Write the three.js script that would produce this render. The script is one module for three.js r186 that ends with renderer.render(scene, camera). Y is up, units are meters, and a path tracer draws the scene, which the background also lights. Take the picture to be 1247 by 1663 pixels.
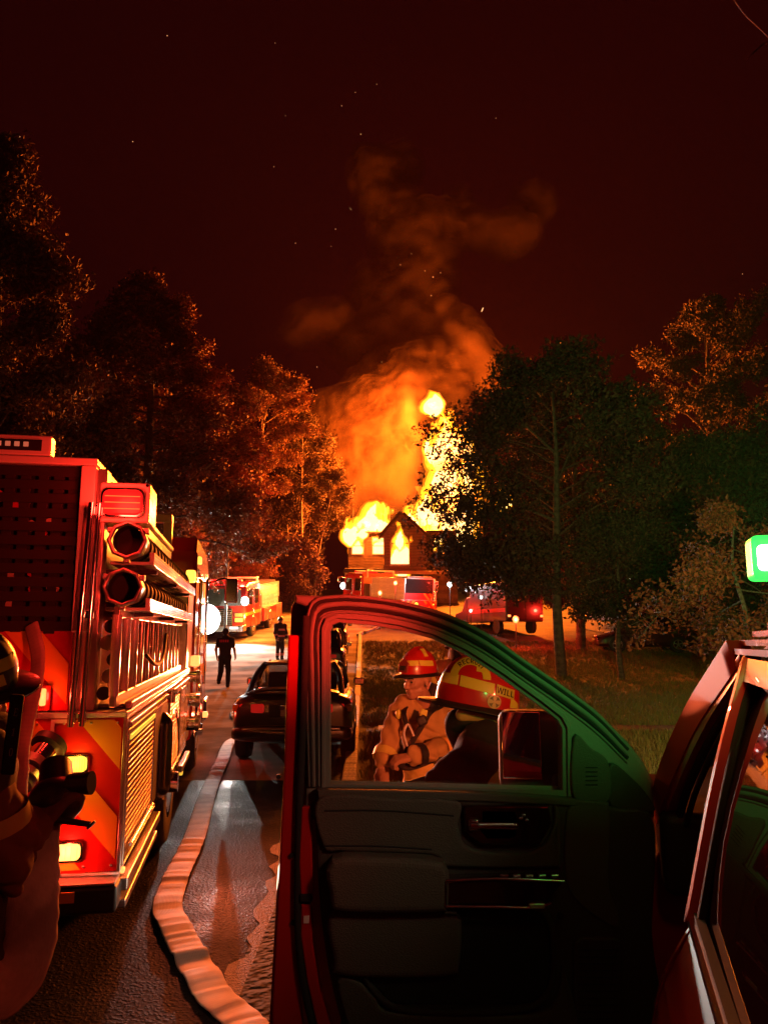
import * as THREE from 'three';
import { RoundedBoxGeometry } from 'three/addons/geometries/RoundedBoxGeometry.js';
import { mergeGeometries, mergeVertices, toCreasedNormals } from 'three/addons/utils/BufferGeometryUtils.js';

// ---------- camera, sky, exposure ----------
const scene = new THREE.Scene();
const camera = new THREE.PerspectiveCamera(67.3, 767 / 1024, 0.05, 900);
camera.position.set(0, 1.75, 0);
camera.rotation.set(Math.atan((1030 - 831.5) / 1249), 0, 0);
const renderer = new THREE.WebGLRenderer({ antialias: true });
renderer.toneMapping = THREE.LinearToneMapping;
renderer.toneMappingExposure = 1;
renderer.shadowMap.enabled = true;
{
  const W = 64, H = 32, d = new Float32Array(W * H * 4);
  for (let j = 0; j < H; j++) for (let i = 0; i < W; i++) {
    const up = Math.max(0, (j + 0.5) / H - 0.5) * 2, k = (j * W + i) * 4;
    d[k] = 0.0085 - 0.002 * up; d[k + 1] = 0.0002; d[k + 2] = 0.0006; d[k + 3] = 1;
  }
  const t = new THREE.DataTexture(d, W, H, THREE.RGBAFormat, THREE.FloatType);
  t.mapping = THREE.EquirectangularReflectionMapping; t.magFilter = THREE.LinearFilter; t.needsUpdate = true;
  scene.background = t; scene.environment = t;
}
scene.fog = new THREE.FogExp2(new THREE.Color().setRGB(0.9, 0.45, 0.4), 0.00011);

// ---------- helpers ----------
let seed = 7;
const srand = (s) => { seed = s >>> 0; };
const rnd = () => { seed = (seed + 0x6d2b79f5) | 0; let t = Math.imul(seed ^ (seed >>> 15), 1 | seed); t = (t + Math.imul(t ^ (t >>> 7), 61 | t)) ^ t; return ((t ^ (t >>> 14)) >>> 0) / 4294967296; };
const R = (a, b) => a + (b - a) * rnd();
const V = (x, y, z) => new THREE.Vector3(x, y, z);
const clamp = (x, a, b) => Math.min(b, Math.max(a, x));
const mix = (a, b, t) => a + (b - a) * t;
const sstep = (a, b, x) => { const t = clamp((x - a) / (b - a), 0, 1); return t * t * (3 - 2 * t); };
const hash3 = (x, y, z) => { let h = Math.imul(x, 374761393) ^ Math.imul(y, 668265263) ^ Math.imul(z, 2147483647 - 1013904223); h = Math.imul(h ^ (h >>> 13), 1274126177); return ((h ^ (h >>> 16)) >>> 0) / 4294967296; };
function noise(x, y, z) {
  const i = Math.floor(x), j = Math.floor(y), k = Math.floor(z); let u = x - i, v = y - j, w = z - k;
  u = u * u * (3 - 2 * u); v = v * v * (3 - 2 * v); w = w * w * (3 - 2 * w);
  const L = (a, b, t) => a + (b - a) * t, h = (a, b, c) => hash3(i + a, j + b, k + c);
  return L(L(L(h(0, 0, 0), h(1, 0, 0), u), L(h(0, 1, 0), h(1, 1, 0), u), v), L(L(h(0, 0, 1), h(1, 0, 1), u), L(h(0, 1, 1), h(1, 1, 1), u), v), w) * 2 - 1;
}
const fbm = (x, y, z, o = 4) => { let s = 0, a = 0.5; for (let i = 0; i < o; i++) { s += a * noise(x, y, z); x = x * 2.03 + 5.1; y = y * 2.03 + 1.7; z = z * 2.03 + 9.2; a *= 0.5; } return s; };

// a photograph pixel (1247 x 1663) at a depth in metres, as a point in the place
const PITCH = Math.atan((1030 - 831.5) / 1249), CP = Math.cos(PITCH), SP = Math.sin(PITCH);
function P(x, y, d) { const u = (x - 623.5) / 1249, v = (831.5 - y) / 1249, t = d / (CP - v * SP); return V(u * t, 1.75 + (v * CP + SP) * t, -d); }

const numbered = {};
function nameIt(n) { const k = numbered[n] = (numbered[n] ?? -1) + 1; return k ? n + '_' + String(k).padStart(3, '0') : n; }
function tag(o, label, category, group, kind) { if (label) o.userData.label = label; if (category) o.userData.category = category; if (group) o.userData.group = group; if (kind) o.userData.kind = kind; return o; }
function thing(name, label, category, pos = [0, 0, 0], turn = 0, group) {
  const o = new THREE.Group(); o.name = nameIt(name); o.position.set(...pos); o.rotation.y = turn; scene.add(o); return tag(o, label, category, group);
}
function mk(name, geo, mat, parent = scene, pos, rot) {
  const m = new THREE.Mesh(Array.isArray(geo) ? merge(geo) : geo, mat);
  m.name = parent === scene ? nameIt(name) : name; m.castShadow = m.receiveShadow = true;
  if (pos) m.position.set(...pos); if (rot) m.rotation.set(...rot);
  parent.add(m); return m;
}
function merge(list) {
  return mergeGeometries(list.map((g) => {
    g = g.index ? g.toNonIndexed() : g.clone();
    for (const k of Object.keys(g.attributes)) if (!['position', 'normal', 'uv'].includes(k)) g.deleteAttribute(k);
    if (!g.attributes.uv) g.setAttribute('uv', new THREE.BufferAttribute(new Float32Array(g.attributes.position.count * 2), 2));
    return g;
  }));
}
function at(g, x = 0, y = 0, z = 0, rx = 0, ry = 0, rz = 0) { const m = new THREE.Matrix4().makeRotationFromEuler(new THREE.Euler(rx, ry, rz)); m.setPosition(x, y, z); return g.applyMatrix4(m); }
const bx = (w, h, d, r = 0.01, s = 2) => new RoundedBoxGeometry(w, h, d, s, Math.min(r, w / 2.01, h / 2.01, d / 2.01));
// box by its two corners
const bb = (x0, x1, y0, y1, z0, z1, r = 0.008, s = 1) => at(bx(x1 - x0, y1 - y0, z1 - z0, r, s), (x0 + x1) / 2, (y0 + y1) / 2, (z0 + z1) / 2);
const cyl = (r0, r1, h, n = 20, open = false) => new THREE.CylinderGeometry(r1, r0, h, n, 1, open);
function rod(a, b, r0, r1 = r0, n = 10, open = false) {
  const A = V(...a), B = V(...b), g = new THREE.CylinderGeometry(r1, r0, A.distanceTo(B), n, 1, open);
  g.applyQuaternion(new THREE.Quaternion().setFromUnitVectors(V(0, 1, 0), B.clone().sub(A).normalize()));
  const c = A.add(B).multiplyScalar(0.5); return g.translate(c.x, c.y, c.z);
}
const tube = (pts, r, seg = 40, n = 8, closed = false) => new THREE.TubeGeometry(new THREE.CatmullRomCurve3(pts.map((p) => p.isVector3 ? p : V(...p)), closed), seg, r, n, closed);
const shape = (pts) => new THREE.Shape(pts.map((p) => new THREE.Vector2(p[0], p[1])));
function ext(pts, depth, bevel = 0, holes = [], bs = 2, bo) {
  const s = shape(pts); for (const h of holes) s.holes.push(new THREE.Path(h.map((p) => new THREE.Vector2(p[0], p[1]))));
  return new THREE.ExtrudeGeometry(s, { depth, bevelEnabled: bevel > 0, bevelThickness: bevel, bevelSize: bevel, bevelOffset: bo ?? -bevel, bevelSegments: bs, curveSegments: 8 });
}
// smooth closed outline through points
const smooth = (pts, n = 60, closed = true, t = 0.5) => new THREE.CatmullRomCurve3(pts.map((p) => V(p[0], p[1], 0)), closed, 'catmullrom', t).getSpacedPoints(n).slice(0, closed ? -1 : undefined).map((p) => [p.x, p.y]);
function roundRect(x0, x1, y0, y1, r, n = 4) {
  const o = []; for (const [cx, cy, a] of [[x1 - r, y1 - r, 0], [x0 + r, y1 - r, 90], [x0 + r, y0 + r, 180], [x1 - r, y0 + r, 270]]) for (let i = 0; i <= n; i++) { const t = (a + 90 * i / n) * Math.PI / 180; o.push([cx + r * Math.cos(t), cy + r * Math.sin(t)]); } return o;
}
// sections of superellipse outline along z -> closed surface
function loft(sec, n = 28) {
  const pos = [], ind = [], uv = [];
  sec.forEach((s, j) => { for (let i = 0; i <= n; i++) { const a = i / n * Math.PI * 2, c = Math.cos(a), q = Math.sin(a), e = 2 / (s.n ?? 4); pos.push((s.x ?? 0) + s.hx * Math.sign(c) * Math.abs(c) ** e, s.y + s.hy * Math.sign(q) * Math.abs(q) ** e, s.z); uv.push(i / n, j / (sec.length - 1)); } });
  const w = n + 1;
  for (let j = 0; j < sec.length - 1; j++) for (let i = 0; i < n; i++) { const a = j * w + i, b = a + 1, c = a + w, d = c + 1; ind.push(a, c, b, b, c, d); }
  for (const [j, f] of [[0, 0], [sec.length - 1, 1]]) { const s = sec[j], k = pos.length / 3; pos.push(s.x ?? 0, s.y, s.z); uv.push(0.5, f); for (let i = 0; i < n; i++) { const a = j * w + i, b = a + 1; f ? ind.push(k, b, a) : ind.push(k, a, b); } }
  const g = new THREE.BufferGeometry(); g.setAttribute('position', new THREE.Float32BufferAttribute(pos, 3)); g.setAttribute('uv', new THREE.Float32BufferAttribute(uv, 2)); g.setIndex(ind);
  // z decreasing sections need flipping so that faces point outwards
  if (sec[0].z < sec[sec.length - 1].z) for (let i = 0; i < ind.length; i += 3) { const t = ind[i]; ind[i] = ind[i + 1]; ind[i + 1] = t; }
  g.setIndex(ind); g.computeVertexNormals(); return g;
}
function taperTube(pts, radii, n = 8) {
  const c = new THREE.CatmullRomCurve3(pts), m = Math.max(4, pts.length * 3), fr = c.computeFrenetFrames(m), pos = [], ind = [], uv = [];
  for (let j = 0; j <= m; j++) { const p = c.getPoint(j / m), q = j / m * (radii.length - 1), k = Math.min(radii.length - 2, Math.floor(q)), r = mix(radii[k], radii[k + 1], q - k);
    for (let i = 0; i <= n; i++) { const a = i / n * Math.PI * 2, v = p.clone().addScaledVector(fr.normals[j], Math.cos(a) * r).addScaledVector(fr.binormals[j], Math.sin(a) * r); pos.push(v.x, v.y, v.z); uv.push(i / n, j / m * 4); } }
  for (let j = 0; j < m; j++) for (let i = 0; i < n; i++) { const a = j * (n + 1) + i, b = a + n + 1; ind.push(a, a + 1, b, b, a + 1, b + 1); }
  const g = new THREE.BufferGeometry(); g.setAttribute('position', new THREE.Float32BufferAttribute(pos, 3)); g.setAttribute('uv', new THREE.Float32BufferAttribute(uv, 2)); g.setIndex(ind); g.computeVertexNormals(); return g;
}
// surface of f < 0 on a grid (naive surface nets)
function nets(f, lo, hi, c) {
  const n = [0, 1, 2].map((i) => Math.ceil((hi[i] - lo[i]) / c) + 1), [nx, ny, nz] = n, v = new Float32Array(nx * ny * nz), id = new Int32Array(nx * ny * nz).fill(-1), pos = [], ind = [];
  for (let z = 0, q = 0; z < nz; z++) for (let y = 0; y < ny; y++) for (let x = 0; x < nx; x++, q++) v[q] = f(lo[0] + x * c, lo[1] + y * c, lo[2] + z * c);
  const sx = 1, sy = nx, sz = nx * ny, off = [0, sx, sy, sx + sy, sz, sx + sz, sy + sz, sx + sy + sz], ed = [];
  for (let a = 0; a < 8; a++) for (let b = a + 1; b < 8; b++) if ([1, 2, 4].includes(a ^ b)) ed.push([a, b]);
  for (let z = 0; z < nz - 1; z++) for (let y = 0; y < ny - 1; y++) for (let x = 0; x < nx - 1; x++) {
    const q = x + y * sy + z * sz; let m = 0; for (let i = 0; i < 8; i++) if (v[q + off[i]] < 0) m++;
    if (m === 0 || m === 8) continue;
    let X = 0, Y = 0, Z = 0, k = 0;
    for (const [a, b] of ed) { const A = v[q + off[a]], B = v[q + off[b]]; if ((A < 0) === (B < 0)) continue; const t = A / (A - B); X += mix(a & 1, b & 1, t); Y += mix(a >> 1 & 1, b >> 1 & 1, t); Z += mix(a >> 2, b >> 2, t); k++; }
    id[q] = pos.length / 3; pos.push(lo[0] + (x + X / k) * c, lo[1] + (y + Y / k) * c, lo[2] + (z + Z / k) * c);
  }
  const S = [sx, sy, sz];
  for (let z = 1; z < nz - 1; z++) for (let y = 1; y < ny - 1; y++) for (let x = 1; x < nx - 1; x++) {
    const q = x + y * sy + z * sz, A = v[q] < 0;
    for (let a = 0; a < 3; a++) { if (A === (v[q + S[a]] < 0)) continue; const u = S[(a + 1) % 3], w = S[(a + 2) % 3], i = id[q - u - w], j = id[q - w], k = id[q], l = id[q - u]; if (i < 0 || j < 0 || k < 0 || l < 0) continue; A ? ind.push(i, j, k, i, k, l) : ind.push(i, k, j, i, l, k); }
  }
  const g = new THREE.BufferGeometry(); g.setAttribute('position', new THREE.Float32BufferAttribute(pos, 3)); g.setIndex(ind); g.computeVertexNormals(); return g;
}
// ---------- textures and materials ----------
function noiseTex(seed_, f0, oct, w = 256, shapeFn = (x) => x) {
  const d = new Uint8Array(w * w * 4);
  for (let y = 0; y < w; y++) for (let x = 0; x < w; x++) {
    let s = 0, a = 0.5, f = f0; const U = x / w, T = y / w;
    for (let o = 0; o < oct; o++) { // tiling lattice noise
      const X = U * f, Y = T * f, i = Math.floor(X), j = Math.floor(Y); let u = X - i, v = Y - j; u = u * u * (3 - 2 * u); v = v * v * (3 - 2 * v);
      const h = (p, q) => hash3((i + p) % f, (j + q) % f, seed_ + o * 17);
      s += a * (mix(mix(h(0, 0), h(1, 0), u), mix(h(0, 1), h(1, 1), u), v)); f *= 2; a *= 0.55;
    }
    const q = clamp(shapeFn(s / 1.05, U, T), 0, 1) * 255, k = (y * w + x) * 4; d[k] = d[k + 1] = d[k + 2] = q; d[k + 3] = 255;
  }
  const t = new THREE.DataTexture(d, w, w); t.wrapS = t.wrapT = THREE.RepeatWrapping; t.magFilter = THREE.LinearFilter; t.needsUpdate = true; return t;
}
const rep = (t, u, v = u) => { const c = t.clone(); c.repeat.set(u, v); c.needsUpdate = true; return c; };
const T_fine = noiseTex(3, 48, 3), T_mid = noiseTex(11, 8, 5), T_coarse = noiseTex(23, 3, 6), T_grit = noiseTex(31, 96, 2, 512, (x) => (x - 0.3) * 1.6);
const T_soft = noiseTex(37, 5, 5, 256, (x) => 0.45 + 0.55 * sstep(0.2, 0.75, x));
const col = (c) => new THREE.Color().setRGB(...c);
function std(c, rough = 0.6, metal = 0, o = {}) { return new THREE.MeshPhysicalMaterial({ color: col(c), roughness: rough, metalness: metal, ...o }); }
function glow(c, k = 1, base = [0.05, 0.05, 0.05], o = {}) { return new THREE.MeshStandardMaterial({ color: col(base), roughness: 0.3, emissive: col(c), emissiveIntensity: k, ...o }); }
const M = {
  redPaint: std([0.42, 0.012, 0.012], 0.3, 0, { clearcoat: 1, clearcoatRoughness: 0.06 }),
  whitePaint: std([0.72, 0.7, 0.68], 0.35, 0, { clearcoat: 0.6, clearcoatRoughness: 0.15, roughnessMap: rep(T_soft, 2) }),
  blackPaint: std([0.012, 0.012, 0.013], 0.3, 0, { clearcoat: 1, clearcoatRoughness: 0.05 }),
  chrome: std([0.75, 0.75, 0.75], 0.13, 1), brushed: std([0.42, 0.4, 0.4], 0.36, 1, { bumpMap: rep(T_fine, 2, 8), bumpScale: 0.0005 }),
  dark: std([0.02, 0.02, 0.021], 0.55), black: std([0.008, 0.008, 0.008], 0.7), rubber: std([0.015, 0.015, 0.015], 0.75, 0, { bumpMap: rep(T_fine, 3), bumpScale: 0.002 }),
  glassDark: std([0.01, 0.012, 0.012], 0.04, 0, { specularIntensity: 1 }),
  pane: std([0.93, 0.95, 0.94], 0, 0, { transmission: 1, thickness: 0, ior: 1.5 }),
  tread: std([0.5, 0.5, 0.5], 0.35, 1, { bumpMap: rep(T_grit, 3), bumpScale: 0.004 }),
  bark: std([0.13, 0.09, 0.065], 0.9, 0, { bumpMap: rep(T_mid, 2, 6), bumpScale: 0.03, map: rep(T_soft, 2, 5) }),
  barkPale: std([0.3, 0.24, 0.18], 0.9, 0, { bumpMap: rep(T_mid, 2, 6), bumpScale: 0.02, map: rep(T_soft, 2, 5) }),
  yellow: std([0.72, 0.5, 0.03], 0.45), lime: std([0.55, 0.62, 0.06], 0.4),
};
const pl = (c, I, p, radius = 1, parent = scene, name = 'lamp_light') => { const l = new THREE.PointLight(col(c), I); l.name = name; l.position.set(...p); l.castShadow = true; l.shadow.radius = radius; parent.add(l); return l; };
function spot(c, I, p, target, ang, pen = 0.5, radius = 2, parent = scene, name = 'lamp_light') { const l = new THREE.SpotLight(col(c), I, 0, ang, pen); l.name = name; l.position.set(...p); l.target.position.set(...target); l.castShadow = true; l.shadow.radius = radius; parent.add(l); parent.add(l.target); l.target.name = name + '_aim'; return l; }
// ---------- ground, road ----------
const gY = (x, z) => { const d = -z; let h = d < 18 ? 0 : d < 40 ? 0.003 * (d - 18) ** 2 : 1.452 + 0.132 * (d - 40) - 0.00008 * (d - 40) ** 2; if (d > 75) h = gY(x, -75) + 0.02 * (d - 75); if (x < -13) h += 0.05 * Math.min(20, -13 - x) * sstep(5, 15, d); return h; };
const kerbX = (d) => -0.5 - 0.027 * (Math.min(d, 42) - 9.6) + (d > 42 ? 0.35 * (d - 42) : 0);
function sheet(xs, zs, yf, uvs = 1) {
  const pos = [], uv = [], ind = [], nx = xs(0).length;
  zs.forEach((z) => xs(-z).forEach((x) => { pos.push(x, yf(x, z), z); uv.push(x * uvs, z * uvs); }));
  for (let j = 0; j < zs.length - 1; j++) for (let i = 0; i < nx - 1; i++) { const a = j * nx + i, b = a + nx; ind.push(a, a + 1, b, b, a + 1, b + 1); }
  const g = new THREE.BufferGeometry(); g.setAttribute('position', new THREE.Float32BufferAttribute(pos, 3)); g.setAttribute('uv', new THREE.Float32BufferAttribute(uv, 2)); g.setIndex(ind); g.computeVertexNormals(); return g;
}
const lin = (a, b, n) => Array.from({ length: n + 1 }, (_, i) => mix(a, b, i / n));
const zsAll = [...lin(40, -60, 100), ...lin(-63, -120, 19), ...lin(-140, -420, 10)];
{
  const xsAll = [...lin(-300, -40, 10), ...lin(-36, 36, 48), ...lin(40, 300, 10)];
  const gm = std([0.06, 0.055, 0.022], 0.95, 0, { map: rep(T_soft, 0.35), bumpMap: rep(T_fine, 0.6), bumpScale: 0.03 });
  tag(mk('ground', sheet(() => xsAll, zsAll, (x, z) => gY(x, z) - 0.06 + (x > kerbX(-z) + 0.2 || x < kerbX(-z) - 8.9 ? 0.13 : 0)), gm), null, null, null, 'structure');
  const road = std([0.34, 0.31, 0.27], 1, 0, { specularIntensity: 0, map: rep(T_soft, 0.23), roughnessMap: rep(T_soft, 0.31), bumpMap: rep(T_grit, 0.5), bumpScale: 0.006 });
  const zr = lin(-9.7, -54, 70);
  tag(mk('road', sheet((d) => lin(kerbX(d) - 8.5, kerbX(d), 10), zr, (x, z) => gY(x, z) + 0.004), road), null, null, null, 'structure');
  // the near stretch is newer, dark wet asphalt
  const sparkT = noiseTex(83, 128, 1, 512, (x) => sstep(0.6, 0.85, x)); { const a = sparkT.image.data; for (let i = 0; i < a.length; i += 4) a[i + 3] = 14 + 0.75 * a[i]; }
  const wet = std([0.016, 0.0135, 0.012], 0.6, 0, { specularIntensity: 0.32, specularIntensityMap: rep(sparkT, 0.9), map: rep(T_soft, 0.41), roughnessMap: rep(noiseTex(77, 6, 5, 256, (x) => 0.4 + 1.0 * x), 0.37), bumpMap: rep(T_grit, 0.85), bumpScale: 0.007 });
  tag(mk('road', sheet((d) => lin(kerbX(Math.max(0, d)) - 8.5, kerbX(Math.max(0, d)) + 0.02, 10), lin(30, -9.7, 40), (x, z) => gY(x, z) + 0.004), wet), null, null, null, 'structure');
  // ragged gravel edge of the road by the kerb
  const grav = std([0.085, 0.062, 0.045], 0.75, 0, { map: rep(T_soft, 0.9), bumpMap: rep(T_grit, 1.3), bumpScale: 0.02 });
  tag(mk('road_shoulder', sheet((d) => lin(kerbX(Math.max(0, d)) - 0.42 + 0.16 * fbm(d * 0.9, 3, 1) + 0.06 * noise(d * 5, 1, 1), kerbX(Math.max(0, d)) + 0.02, 4), lin(8, -9.6, 150), (x, z) => gY(x, z) + 0.009), grav), null, null, null, 'structure');
  // kerb stones
  const stone = std([0.36, 0.33, 0.28], 0.8, 0, { map: rep(T_soft, 3), bumpMap: rep(T_fine, 4), bumpScale: 0.004 });
  const kerb = tag(new THREE.Group(), null, null, null, 'structure'); kerb.name = 'kerb'; scene.add(kerb);
  for (let d = -3; d < 46; d += 1.2) { const x = kerbX(Math.max(0, d + 0.6)), a = Math.atan((kerbX(Math.max(0, d + 1.2)) - kerbX(Math.max(0, d))) / 1.2); mk('kerb_stone', bx(0.17, 0.34, 1.185, 0.025), stone, kerb, [x + 0.09, gY(x, -d - 0.6) - 0.04 + R(-0.006, 0.006), -d - 0.6], [Math.atan((gY(0, -d - 1.2) - gY(0, -d)) / 1.2), -a, R(-0.01, 0.01)]); }
  // driveway apron seen through the truck window
  tag(mk('footpath', sheet(() => lin(0, 9, 6).map((v) => v - 0.1), lin(-13.9, -14.7, 4), (x, z) => gY(x, z) + 0.085), std([0.09, 0.075, 0.06], 0.8, 0, { map: rep(T_soft, 0.5), bumpMap: rep(T_grit, 0.6), bumpScale: 0.006 })), null, null, null, 'structure');
  // lawn grass
  srand(5);
  const blade = []; for (let i = 0; i < 9; i++) { const a = R(0, 6.3), l = R(0.04, 0.1), r = R(0, 0.05), b = R(0, 6.3), x = Math.cos(b) * r, z = Math.sin(b) * r, w = 0.005, dx = Math.cos(a), dz = Math.sin(a); blade.push(x - dz * w, 0, z + dx * w, x + dz * w, 0, z - dx * w, x + dx * l * 0.5, l, z + dz * l * 0.5); }
  const bg = new THREE.BufferGeometry(); bg.setAttribute('position', new THREE.Float32BufferAttribute(blade, 3)); bg.computeVertexNormals();
  const N = 90000, gr = new THREE.InstancedMesh(bg, new THREE.MeshPhysicalMaterial({ color: 0xffffff, roughness: 0.9 }), N), m4 = new THREE.Matrix4(), q = new THREE.Quaternion(), c = new THREE.Color(); let n = 0;
  while (n < N) { const d = 3 + 36 * rnd() ** 1.5, x = kerbX(d) + 0.2 + 0.5 * rnd() * rnd() + rnd() * (2 + d * 0.62); if (x < 9 && d > 13.85 && d < 14.75) continue; if (rnd() < 0.35 + 0.8 * fbm(x * 0.4, d * 0.4, 2)) continue; q.setFromAxisAngle(V(0, 1, 0), rnd() * 6.3); const s = R(0.6, 1.5) * (1 + d * 0.02); m4.compose(V(x, gY(x, -d) + 0.06, -d), q, V(s, s * R(0.5, 1), s)); gr.setMatrixAt(n, m4); c.setRGB(R(0.12, 0.24), R(0.12, 0.19), 0.035); gr.setColorAt(n++, c); }
  gr.name = 'grass'; scene.add(tag(gr, null, null, null, 'stuff'));
}
// ---------- trees ----------
function leafCluster(n, rad, size, flat = 1) {
  const p = []; for (let i = 0; i < n; i++) {
    const c = V(R(-1, 1), R(-1, 1) * flat, R(-1, 1)).multiplyScalar(rad), u = V(R(-1, 1), R(-1, 0.6), R(-1, 1)).normalize(), w = V(R(-1, 1), R(-1, 1), R(-1, 1)).cross(u).normalize(), nrm = u.clone().cross(w), L = size * R(0.7, 1.25), W = L * 0.24;
    const a = c, b = c.clone().addScaledVector(u, L * 0.45).addScaledVector(w, W).addScaledVector(nrm, L * 0.08), d = c.clone().addScaledVector(u, L * 0.45).addScaledVector(w, -W).addScaledVector(nrm, L * 0.08), e = c.clone().addScaledVector(u, L);
    for (const v of [a, b, e, a, e, d]) p.push(v.x, v.y, v.z);
  }
  const g = new THREE.BufferGeometry(); g.setAttribute('position', new THREE.Float32BufferAttribute(p, 3)); g.computeVertexNormals(); return g;
}
srand(91);
const CLUSTERS = { fine: leafCluster(16, 0.3, 0.16), broad: leafCluster(12, 0.3, 0.24), spray: leafCluster(18, 0.42, 0.2, 0.35), near: leafCluster(9, 0.22, 0.13) };
const leafMat = new THREE.MeshPhysicalMaterial({ color: 0xffffff, roughness: 0.7, specularIntensity: 0.5 });
function tree(name, label, o) {
  srand(o.seed);
  const g = thing(name, label, o.cat ?? 'tree', [o.x, gY(o.x, -o.d) - 0.1 + (o.y0 ?? 0), -o.d], 0, o.group), h = o.h - (gY(o.x, -o.d)), r0 = o.r0 ?? h * 0.014, lean = o.lean ?? [0, 0], limbs = [], tips = [];
  const tp = [0, 0.25, 0.5, 0.75, 1].map((t) => V(lean[0] * t * t + R(-0.15, 0.15) * (t > 0 ? 1 : 0), t * h * 0.95, lean[1] * t * t + R(-0.15, 0.15)));
  const trunkCurve = new THREE.CatmullRomCurve3(tp), geos = [taperTube(tp, [r0 * 1.25, r0, r0 * 0.8, r0 * 0.5, r0 * 0.12], 9)];
  const prof = o.prof ?? ((t) => Math.sin(Math.PI * (0.12 + 0.88 * t)) ** 0.7), nl = o.limbs ?? 26, b0 = o.base ?? 0.25;
  for (const [t, v, k] of o.extra ?? []) { const s = trunkCurve.getPoint(t), e = s.clone().add(V(...v)), len = V(...v).length(), m = s.clone().lerp(e, 0.5).add(V(0, 0.1 * len, 0)), c = new THREE.QuadraticBezierCurve3(s, m, e); geos.push(taperTube([s, m, e], [r0 * 0.4, r0 * 0.25, 0.012], 6)); for (let q = 0; q < k; q++) { const a = c.getPoint(R(0.45, 1)), f = a.clone().add(V(R(-1, 1), R(-0.9, 0.6), R(-1, 1)).multiplyScalar(len * 0.17)); geos.push(taperTube([a, a.clone().lerp(f, 0.5), f], [0.02, 0.014, 0.005], 4)); tips.push([a, f]); } }
  for (let i = 0; i < nl; i++) {
    const t = b0 + (1 - b0) * ((i + rnd()) / nl), s = trunkCurve.getPoint(Math.min(1, t)), u = (t - b0) / (1 - b0), az = i * 2.4 + R(-0.5, 0.5), len = o.r * prof(u) * R(0.75, 1.15) + 0.2, up = o.rise !== undefined ? o.rise : mix(0.35, 1.0, u);
    const dir = V(Math.cos(az), up * R(0.6, 1.2), Math.sin(az)).normalize(), e = s.clone().addScaledVector(dir, len); e.y += (o.droop ?? -0.05) * len;
    const m = s.clone().lerp(e, 0.5); m.y += 0.08 * len; m.x += R(-0.1, 0.1) * len; m.z += R(-0.1, 0.1) * len;
    const rr = r0 * 0.36 * (1 - 0.6 * u); geos.push(taperTube([s, m, e], [rr, rr * 0.6, 0.012], 5));
    const c = new THREE.QuadraticBezierCurve3(s, m, e);
    for (let k = 0; k < (o.sub ?? 5); k++) { const q = R(0.35, 1), a = c.getPoint(q), sl = len * R(0.2, 0.42), dd = dir.clone().add(V(R(-1, 1), R(-0.7, 0.7), R(-1, 1))).normalize(), f = a.clone().addScaledVector(dd, sl); geos.push(taperTube([a, a.clone().lerp(f, 0.5).add(V(0, 0.04 * sl, 0)), f], [rr * 0.35, rr * 0.22, 0.006], 4)); tips.push([a, f]); }
    tips.push([c.getPoint(0.5), e]);
  }
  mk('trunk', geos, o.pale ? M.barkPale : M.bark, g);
  const cl = CLUSTERS[o.leaf ?? 'fine'], N = o.n, im = new THREE.InstancedMesh(cl, leafMat, N), m4 = new THREE.Matrix4(), q = new THREE.Quaternion(), c = new THREE.Color(), sp = o.spread ?? 0.35;
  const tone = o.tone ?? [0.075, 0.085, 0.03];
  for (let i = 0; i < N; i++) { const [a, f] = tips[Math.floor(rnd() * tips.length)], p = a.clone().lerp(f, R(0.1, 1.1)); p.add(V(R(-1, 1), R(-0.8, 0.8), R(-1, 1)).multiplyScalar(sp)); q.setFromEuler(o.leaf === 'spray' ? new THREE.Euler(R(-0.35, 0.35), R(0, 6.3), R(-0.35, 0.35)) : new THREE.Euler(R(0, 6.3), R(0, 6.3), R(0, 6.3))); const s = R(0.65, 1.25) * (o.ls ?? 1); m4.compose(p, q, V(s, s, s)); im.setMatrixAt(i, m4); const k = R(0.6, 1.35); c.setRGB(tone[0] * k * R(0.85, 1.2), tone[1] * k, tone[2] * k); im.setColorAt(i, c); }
  im.name = 'crown'; im.castShadow = im.receiveShadow = true; im.userData.kind = 'stuff'; g.add(im); return g;
}
const LW = 'trees along the left of the road', RW = 'trees on the lawn at the right';
const low = (t) => (0.55 + 0.45 * Math.sin(Math.PI * t)) * (1 - t ** 3) ;
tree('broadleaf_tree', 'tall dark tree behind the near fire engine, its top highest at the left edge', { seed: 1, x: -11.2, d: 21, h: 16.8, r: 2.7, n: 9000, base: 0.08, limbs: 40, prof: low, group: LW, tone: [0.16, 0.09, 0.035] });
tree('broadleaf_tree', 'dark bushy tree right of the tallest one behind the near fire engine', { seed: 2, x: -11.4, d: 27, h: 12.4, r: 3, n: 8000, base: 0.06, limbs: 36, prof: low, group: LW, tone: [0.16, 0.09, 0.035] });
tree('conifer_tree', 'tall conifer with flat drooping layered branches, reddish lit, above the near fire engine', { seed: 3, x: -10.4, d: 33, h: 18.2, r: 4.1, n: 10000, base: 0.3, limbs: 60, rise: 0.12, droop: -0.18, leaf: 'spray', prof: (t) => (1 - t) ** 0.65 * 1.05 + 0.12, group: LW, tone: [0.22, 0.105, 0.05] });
tree('conifer_tree', 'second layered conifer, lower and redder, between the taller conifer and the orange lit maple', { seed: 4, x: -11.6, d: 48, h: 19, r: 3.9, n: 9000, base: 0.2, limbs: 50, rise: 0.1, droop: -0.15, leaf: 'spray', prof: (t) => (1 - t) ** 0.6 + 0.15, group: LW, tone: [0.24, 0.1, 0.05] });
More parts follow.
